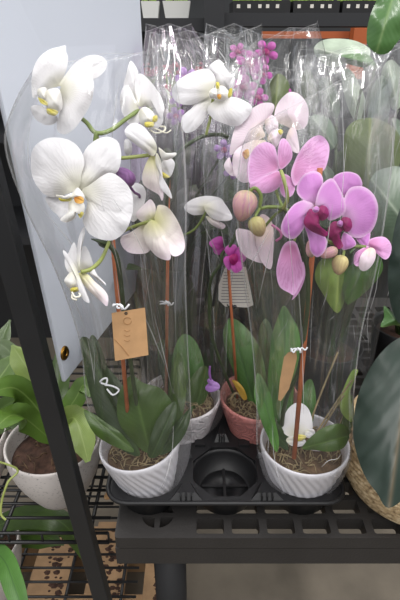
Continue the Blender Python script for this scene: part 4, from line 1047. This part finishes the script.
# ================================================================== sleeved plants behind
def back_plant(name, loc, label, leaves, rows, film, seed, pot='black_plastic', flat=.6, slant=0, peak=8, flowers=(), cat='plant'):
    t = thing(name, loc, label, cat)
    lathe('pot', [(.002, .006), (.044, .006), (.057, .10), (.060, .11), (.062, .108), (.048, 0), (.002, 0)], loc, pot, t, n=40)
    lathe('potting_soil', [(.002, .09), (.053, .088), (.050, .080), (.002, .080)], loc, 'soil', t, n=32)
    top = Vector(loc)+Vector((0, 0, .085))
    for (ol, Z, mt, base, tip) in leaves:
        sheet('leaf', ol, Z, mt, t, base=base, tip=tip, fold=.012, bulge=.014, th=.001)
        bw_ = P(base[0], base[1], Z+.004)
        tube('leaf_stalk', [top, Vector((top.x*.6+bw_.x*.4, top.y*.6+bw_.y*.4, top.z*.45+bw_.z*.55)), bw_], .0025, 'stem_dark', t)
    rn = random.Random(seed*7)
    for q in range(9):
        a = q*2*PI/9+rn.uniform(-.3, .3); Lq = rn.uniform(.16, .30); lean = rn.uniform(.12, .32)
        u = Vector((math.cos(a), math.sin(a), 0))
        blade('leaf', [top+u*.012, top+u*Lq*lean*.5+Vector((0, 0, Lq*.5)), top+u*Lq*lean*1.1+Vector((0, 0, Lq*.95)), top+u*Lq*lean*1.9+Vector((0, 0, Lq*1.05))], [.012, .05, .06, .045, .004], OD, t, face=-u+Vector((0, 0, .6)), fold=.12)
    for (fc, Z, s, mt) in flowers:
        e = empty('flower', P(fc[0], fc[1], Z), t)
        for k in range(5):
            a = k*2*PI/5+seed+fc[0]
            ol = [(fc[0]+s*(.15*math.cos(a)), fc[1]+s*.15*math.sin(a))]+[(fc[0]+s*r*math.cos(a+da), fc[1]+s*r*math.sin(a+da)) for r, da in ((.6, -.55), (.95, -.3), (1.05, 0), (.95, .3), (.6, .55))]
            sheet('petal', ol, Z+.002*k, mt, e, rings=5, sub=3, bulge=.006)
        sheet('lip', [(fc[0]+.3*s*math.cos(q), fc[1]+.3*s*math.sin(q)) for q in (0, 1.2, 2.4, 3.6, 4.8)], Z-.008, 'magenta_lip', e, rings=4, sub=3, bulge=.004)
        fl_ = P(fc[0], fc[1], Z+.012)
        tube('flower_stem', [top, Vector((top.x, top.y, (top.z+fl_.z)/2)), fl_], .0018, 'stem_dark', t)
    if rows: sleeve(t, rows, film, seed, slant=slant, flat=flat, creases=34, amp=.010, peak=peak, wr=.004, n=110, m=60)
    return t
# magenta orchid straight behind
back_plant('potted_orchid', (.125, .80, SZ+.0005), 'sleeved magenta orchid standing behind the pink orchid', [
    ([(262,330),(250,300),(248,262),(256,240),(268,252),(274,290),(272,325)], .88, OD, (266,330), (256,240)),
    ([(290,335),(284,300),(290,268),(300,262),(306,290),(302,330)], .90, OL, (294,335), (296,262)),
    ([(268,132),(262,112),(268,88),(278,74),(288,82),(290,104),(284,126)], .74, 'olive_leaf', (274,132), (278,74)),
    ], [(352,248,292,.91), (300,240,300,.88), (230,228,312,.82), (160,220,322,.77), (100,222,330,.755), (60,232,326,.76), (32,262,318,.77)], 'film_milky', 31, flowers=[((266,52),.74,12,'magenta_petal'), ((262,74),.735,10,'magenta_petal'), ((249,64),.745,13,'magenta_petal'), ((244,88),.745,13,'magenta_petal'), ((258,98),.74,10,'magenta_petal'), ((238,52),.76,9,'magenta_petal'), ((283,92),.76,8,'magenta_petal')], cat='orchid', slant=-.25)
# lilac orchid behind the left one
back_plant('potted_orchid', (-.055, .80, SZ+.0005), 'sleeved lilac orchid standing behind the middle white orchid', [
    ([(150,345),(138,318),(134,285),(142,270),(152,290),(158,330)], .90, OD, (154,345), (140,270)),
    ([(178,345),(172,312),(180,280),(192,282),(196,312),(188,340)], .92, OD, (182,345), (186,280)),
    ([(160,210),(150,190),(154,166),(166,158),(176,176),(172,200)], .80, 'grey_leaf', (164,210), (162,158)),
    ], [(350,146,196,.92), (300,138,204,.89), (230,132,214,.84), (160,130,222,.79), (100,136,222,.77), (60,142,212,.775), (28,146,192,.79)], 'film_pink', 37, flowers=[((186,78),.74,11,'lilac_petal'), ((178,98),.742,9,'lilac_petal'), ((176,116),.745,9,'lilac_petal'), ((190,122),.745,8,'lilac_petal'), ((224,150),.745,10,'lilac_petal'), ((232,170),.745,9,'lilac_petal')], cat='orchid')
# foliage in sleeves on the right
back_plant('potted_plant', (.235, .77, SZ+.0005), 'sleeved broad-leaved green plant behind the pink orchid flowers', [
    ([(337,313),(322,292),(315,277.5),(319,262.5),(332.5,252),(345,252),(352,270),(346,295)], .79, 'light_leaf', (340,250), (336,313)),
    ([(346,303),(342,285),(344,262),(355,248),(372.5,250),(382.5,262.5),(380,275),(367.5,290),(352.5,302)], .78, 'orchid_leaf_bright', (372,250), (346,303)),
    ([(350,190),(344,165),(344,140),(347.5,127.5),(357.5,120),(372.5,118),(385,122.5),(397.5,132.5),(402,155),(390,182),(370,195)], .80, 'olive_leaf', (368,195), (370,118)),
    ([(330,150),(315,141),(307.5,130),(308,120),(315,115),(327.5,117.5),(335,130),(337,142)], .82, 'grey_leaf', (336,150), (312,116)),
    ([(334,215),(322,195),(318,175),(326,165),(338,180),(344,205)], .86, 'grey_leaf', (340,215), (322,165)),
    ], [(372,318,372,.86), (330,312,380,.85), (270,306,394,.82), (200,300,404,.79), (140,298,410,.77), (80,296,414,.76), (50,300,408,.77)], 'film', 41, slant=-.2)
back_plant('potted_plant', (.285, 1.0, SZ+.0005), 'sleeved pale silver-leaved plant at the back right of the shelf', [
    ([(330,66),(318,58),(314,48),(324,40),(342,39),(358,42),(370,50),(366,62),(350,60),(340,66)], .95, 'pale_leaf', (366,62), (315,48)),
    ([(376,68),(356,66),(340,60),(336,55),(350,52),(368,55)], .94, 'orchid_leaf_bright', (376,64), (337,56)),
    ([(358,122),(350,112),(344,92),(342,72),(350,70),(360,86),(366,106)], .98, 'pale_leaf', (362,122), (345,70)),
    ([(372,140),(368,110),(374,84),(384,76),(390,96),(386,128)], .96, 'grey_leaf', (376,140), (382,76)),
    ([(334,118),(322,102),(318,84),(326,76),(336,90),(340,110)], 1.0, 'grey_leaf', (337,118), (322,76)),
    ([(394,110),(384,92),(382,70),(392,60),(404,76),(404,100)], .97, 'pale_leaf', (398,110), (388,60)),
    ([(312,112),(303,96),(302,76),(309,70),(316,84),(318,104)], 1.02, 'olive_leaf', (314,112), (306,70)),
    ([(404,160),(392,150),(386,130),(394,118),(408,130),(412,150)], .96, 'grey_leaf', (406,160), (392,118)),
    ], [(250,312,378,1.1), (200,306,388,1.06), (140,298,402,1.0), (90,294,412,.97), (48,298,410,.97)], 'film_milky', 43, slant=-.1)
back_plant('potted_plant', (.095, 1.03, SZ+.0005), 'sleeved dark green plant at the back of the shelf behind the middle orchids', [
    ([(232,262),(222,240),(220,210),(230,196),(240,215),(244,248)], 1.0, OD, (238,262), (228,196)),
    ([(260,225),(250,200),(252,172),(262,160),(272,180),(272,212)], 1.02, OD, (264,225), (260,160)),
    ([(300,225),(288,205),(286,178),(296,165),(306,182),(310,212)], 1.02, OL, (304,225), (294,165)),
    ([(316,250),(306,228),(306,205),(314,196),(326,212),(328,240)], 1.0, OD, (322,250), (312,196)),
    ([(214,190),(202,172),(202,150),(210,140),(222,156),(224,178)], 1.04, 'grey_leaf', (218,190), (208,140)),
    ], [(262,222,290,1.12), (210,214,300,1.08), (150,206,312,1.03), (100,204,320,1.01), (70,206,318,1.01)], 'film_milky', 47)
back_plant('potted_plant', (-.07, 1.03, SZ+.0005), 'sleeved dark green plant at the back left behind the lilac orchid', [
    ([(150,250),(140,230),(140,205),(150,192),(160,212),(160,240)], 1.02, OD, (154,250), (148,192)),
    ([(184,240),(176,215),(180,188),(190,180),(198,204),(194,232)], 1.02, OD, (188,240), (186,180)),
    ([(166,200),(158,180),(160,158),(168,148),(178,166),(176,190)], 1.04, OL, (170,200), (166,148)),
    ([(204,225),(198,200),(202,176),(212,172),(216,196),(212,218)], 1.0, OD, (207,225), (208,172)),
    ], [(262,142,200,1.12), (210,138,208,1.08), (150,138,214,1.04), (110,140,214,1.02), (84,142,210,1.02)], 'film_milky', 53)

back_plant('potted_plant', (.40, .84, SZ+.0005), 'low dark-leaved plant in black pot behind the woven basket', [], None, None, 61)
back_plant('potted_plant', (.175, .90, SZ+.0005), 'low dark-leaved plant in black pot between the sleeved plants at the back', [], None, None, 62)
back_plant('potted_plant', (.035, .88, SZ+.0005), 'low dark-leaved plant in black pot behind the magenta and white orchids', [], None, None, 63)
# ================================================================== racks behind
BY = 1.75
zt = PY(190, 18, BY).z
rk = thing('display_rack', (0, BY+.15, 0), 'black steel display rack behind the orchids with white planters on it', 'rack')
MB().box(-1.2, .02, BY, BY+.38, zt-.036, zt).box(.02, 1.0, BY, BY+.38, zt-.022, zt+.014).build('shelf', 'rack', rk)
MB().box(-1.2, 1.0, BY, BY+.38, zt-.37, zt-.34).build('shelf', 'rack', rk)
MB().box(-1.2, 1.0, BY, BY+.38, zt-.74, zt-.71).build('shelf', 'rack', rk)
for px_p, w in ((214, .06), (620, .05), (-260, .05)):
    x = (px_p-200)/F*1.53
    MB().box(x-w/2, x+w/2, BY-.035, BY-.001, 0, zt+.35).build('upright', 'rack', rk)
MB().box(-1.2, .06, BY+.385, BY+.40, 0, zt+.0).box(.06, 1.0, BY+.385, BY+.40, 0, zt-.2).build('back_panel', 'rack', rk)
def planter(x, w, h, label, y=BY+.06, z=zt+.0005):
    t = thing('planter', (x, y, z), label, 'planter', 'white planters on the rear rack')
    a = .82; vs = []
    for (zz, k) in ((0, a), (h, 1), (h, .9), (.008, a*.9)):
        for (sx, sy) in ((-1, -1), (1, -1), (1, 1), (-1, 1)): vs.append((x+sx*w/2*k, y+sy*w*.4*k, z+zz))
    fs = [(0, 3, 2, 1)]
    for q in range(3):
        for k in range(4): fs.append((q*4+k, q*4+(k+1) % 4, q*4+4+(k+1) % 4, q*4+4+k))
    fs.append((12, 13, 14, 15))
    fix_normals(obj('box', vs, fs, 'planter_white', t, smooth=False))
    mb = MB(); rn = random.Random(int(x*1000)+5000)
    for _ in range(26):
        p = Vector((x+rn.uniform(-w*.32, w*.32), y+rn.uniform(-w*.25, w*.25), z+.009)); mb.tube([p, p+Vector((rn.uniform(-.01, .01), rn.uniform(-.01, .01), h*.8)), p+Vector((rn.uniform(-.03, .03), rn.uniform(-.02, .02), h+rn.uniform(.01, .05)))], [.002, .003, .001], 5, 3)
    mb.build('foliage', 'seed_green', t, smooth=True)
planter((177-200)/F*1.57, .085, .046, 'larger white planter on the rear rack beside the black upright')
planter((151-200)/F*1.57, .056, .046, 'smaller white planter on the rear rack near the sign board')
# seedling trays on the right part of the rack
for k, (xa, xb) in enumerate(((232, 288), (291, 336), (339, 392))):
    x0, x1 = (xa-200)/F*1.56, (xb-200)/F*1.56; y0 = BY+.01; z0 = zt+.0145
    t = thing('seedling_tray', ((x0+x1)/2, y0+.1, z0), ['black seedling tray on the rear rack next to the black upright', 'black seedling tray on the rear rack between two other trays', 'black seedling tray on the rear rack beside the hanging rubber leaf'][k], 'tray', 'seedling trays on the rear rack')
    MB().box(x0, x1, y0, y0+.004, z0, z0+.032).box(x0, x1, y0+.2, y0+.204, z0, z0+.032).box(x0, x0+.004, y0+.0041, y0+.1999, z0, z0+.032).box(x1-.004, x1, y0+.0041, y0+.1999, z0, z0+.032).box(x0+.0041, x1-.0041, y0+.0041, y0+.1999, z0, z0+.004).build('tray_body', 'black_plastic', t)
    rn = random.Random(k+60); mb = MB()
    for _ in range(60):
        p = Vector((rn.uniform(x0+.015, x1-.015), rn.uniform(y0+.02, y0+.17), z0+.0042))
        mb.tube([p, p+Vector((rn.uniform(-.008, .008), rn.uniform(-.006, .006), .03)), p+Vector((rn.uniform(-.014, .014), rn.uniform(-.012, .012), rn.uniform(.04, .07)))], [.003, .006, .001], 6, 3)
    mb.build('seedlings', 'seed_green', t, smooth=True)
    q = x0+.012
    while q < x1-.02:
        MB().box(q, q+.010, y0-.0015, y0-.0001, z0+.012, z0+.022).build('plant_label', 'paper', t); q += rn.uniform(.022, .04)
# red-flowered plants on the shelf below
for k, px_p in enumerate((146, 172, 198)):
    x = (px_p-200)/F*1.62; z0 = zt-.339; y = BY+.10
    t = thing('flowering_plant', (x, y, z0), ['red-flowered plant on the rear rack nearest the sign board', 'red-flowered plant on the rear rack between two others', 'red-flowered plant on the rear rack beside the upright'][k], 'plant', 'red-flowered plants on the rear rack')
    lathe('pot', [(.002, .006), (.026, .006), (.034, .058), (.036, .060), (.037, .058), (.028, 0), (.002, 0)], (x, y, z0), 'planter_white', t, n=28)
    rn = random.Random(k+90); mb = MB(); mf = MB()
    for _ in range(22):
        p = Vector((x+rn.uniform(-.014, .014), y+rn.uniform(-.012, .012), z0+.010)); q = Vector((x+rn.uniform(-.03, .03), y+rn.uniform(-.03, .03), z0+rn.uniform(.12, .2)))
        mb.tube([p, (p+q)/2+Vector((0, 0, .02)), q], [.002, .005, .001], 5, 3)
        for _q in range(2):
            c = q+Vector((rn.uniform(-.008, .008), rn.uniform(-.008, .008), rn.uniform(0, .012)))
            mf.tube([c-Vector((0, 0, .004)), c, c+Vector((0, 0, .005))], [.003, .008, .002], 6, 2)
    mb.build('foliage', 'seed_green', t, smooth=True); mf.build('blossoms', 'red_flower', t, smooth=True)
# orange pallet racking further back
pr = thing('pallet_rack', (.4, 2.9, 0), 'orange steel pallet racking far behind the display rack', 'rack')
zb = PY(310, 34, 2.9).z
MB().box(.32, 2.2, 2.9, 2.95, zb-.02, zb+.012).build('beam', 'orange', pr)
xu = (359-200)/F*2.52
MB().box(xu-.035, xu+.035, 2.82, 2.895, 0, 2.6).build('upright', 'orange', pr)
MB().box(2.1, 2.17, 2.82, 2.895, 0, 2.6).build('upright', 'orange', pr)
MB().box((298-200)/F*2.5-.03, (298-200)/F*2.5+.03, 2.84, 2.895, 0, zb-.021).build('strut', 'black_metal', pr)

# ================================================================== light
def area(name, loc, sx, sy, e, rot=(0, 0, 0), col=(1, 1, 1)):
    l = bpy.data.lights.new(name, 'AREA'); l.shape = 'RECTANGLE'; l.size = sx; l.size_y = sy; l.energy = e; l.color = col
    o = bpy.data.objects.new(name, l); C.objects.link(o); o.location = loc; o.rotation_euler = rot
    return o
for k, (x, y) in enumerate(((-.5, -.9), (.9, -.9), (-1.1, 2.0), (1.9, .6), (0, -2.6))):  # front ones widened for frontal fill, far right one added to brighten sign
    area('ceiling_strip_and_fill', (x, y, 3.4), 1.0 if y < 0 else .22, 2.2, 30 if y < 0 else (58 if x > 1 else 30), col=(1, .98, .96))
w = bpy.data.worlds.new('store'); bpy.context.scene.world = w; w.use_nodes = True
nt = w.node_tree; bg = nt.nodes['Background']; L = nt.links
tc = N(nt, 'ShaderNodeTexCoord'); sp = N(nt, 'ShaderNodeSeparateXYZ'); L.new(tc.outputs['Generated'], sp.inputs[0])
r = ramp(nt, [(.0, (.05, .05, .05)), (.45, (.20, .20, .205)), (.62, (.62, .63, .65)), (1.0, (1.0, 1.0, 1.02))])
mr = N(nt, 'ShaderNodeMapRange'); mr.inputs['From Min'].default_value = -1; L.new(sp.outputs['Z'], mr.inputs['Value'])
L.new(mr.outputs[0], r.inputs['Fac']); L.new(r.outputs['Color'], bg.inputs['Color']); bg.inputs['Strength'].default_value = .85

# ================================================================== camera
cam = bpy.data.cameras.new('camera'); co = bpy.data.objects.new('camera', cam); C.objects.link(co)
co.location = (0, 0, H); co.rotation_euler = (PI/2-PITCH, 0, 0)
cam.sensor_fit = 'VERTICAL'; cam.sensor_height = 36; cam.lens = 36*F/600
cam.clip_start = .01
sc = bpy.context.scene; sc.camera = co
sc.view_settings.view_transform = 'Standard'; sc.view_settings.look = 'None'; sc.view_settings.gamma = 1; sc.view_settings.use_curve_mapping = False
sc.view_settings.exposure = 0.12
sc.cycles.transparent_max_bounces = 40; sc.cycles.max_bounces = 10
for o in (wo, po, mo, go): o['group'] = 'potted orchids in the carrying tray'
for o in (f1p, f2p): o['group'] = 'ferns on the wire rack'
for o in (kt, k2): o['group'] = 'kraft tags on the orchid stakes'
for o in (fw, fp): o['group'] = 'fallen orchid flowers'
for o in C.objects:
    if o.parent is None and 'label' in o:
        if o['label'].startswith('sleeved'): o['group'] = 'sleeved plants at the back of the shelf'
        elif o['label'].startswith('low dark-leaved'): o['group'] = 'low dark-leaved plants at the back of the shelf'
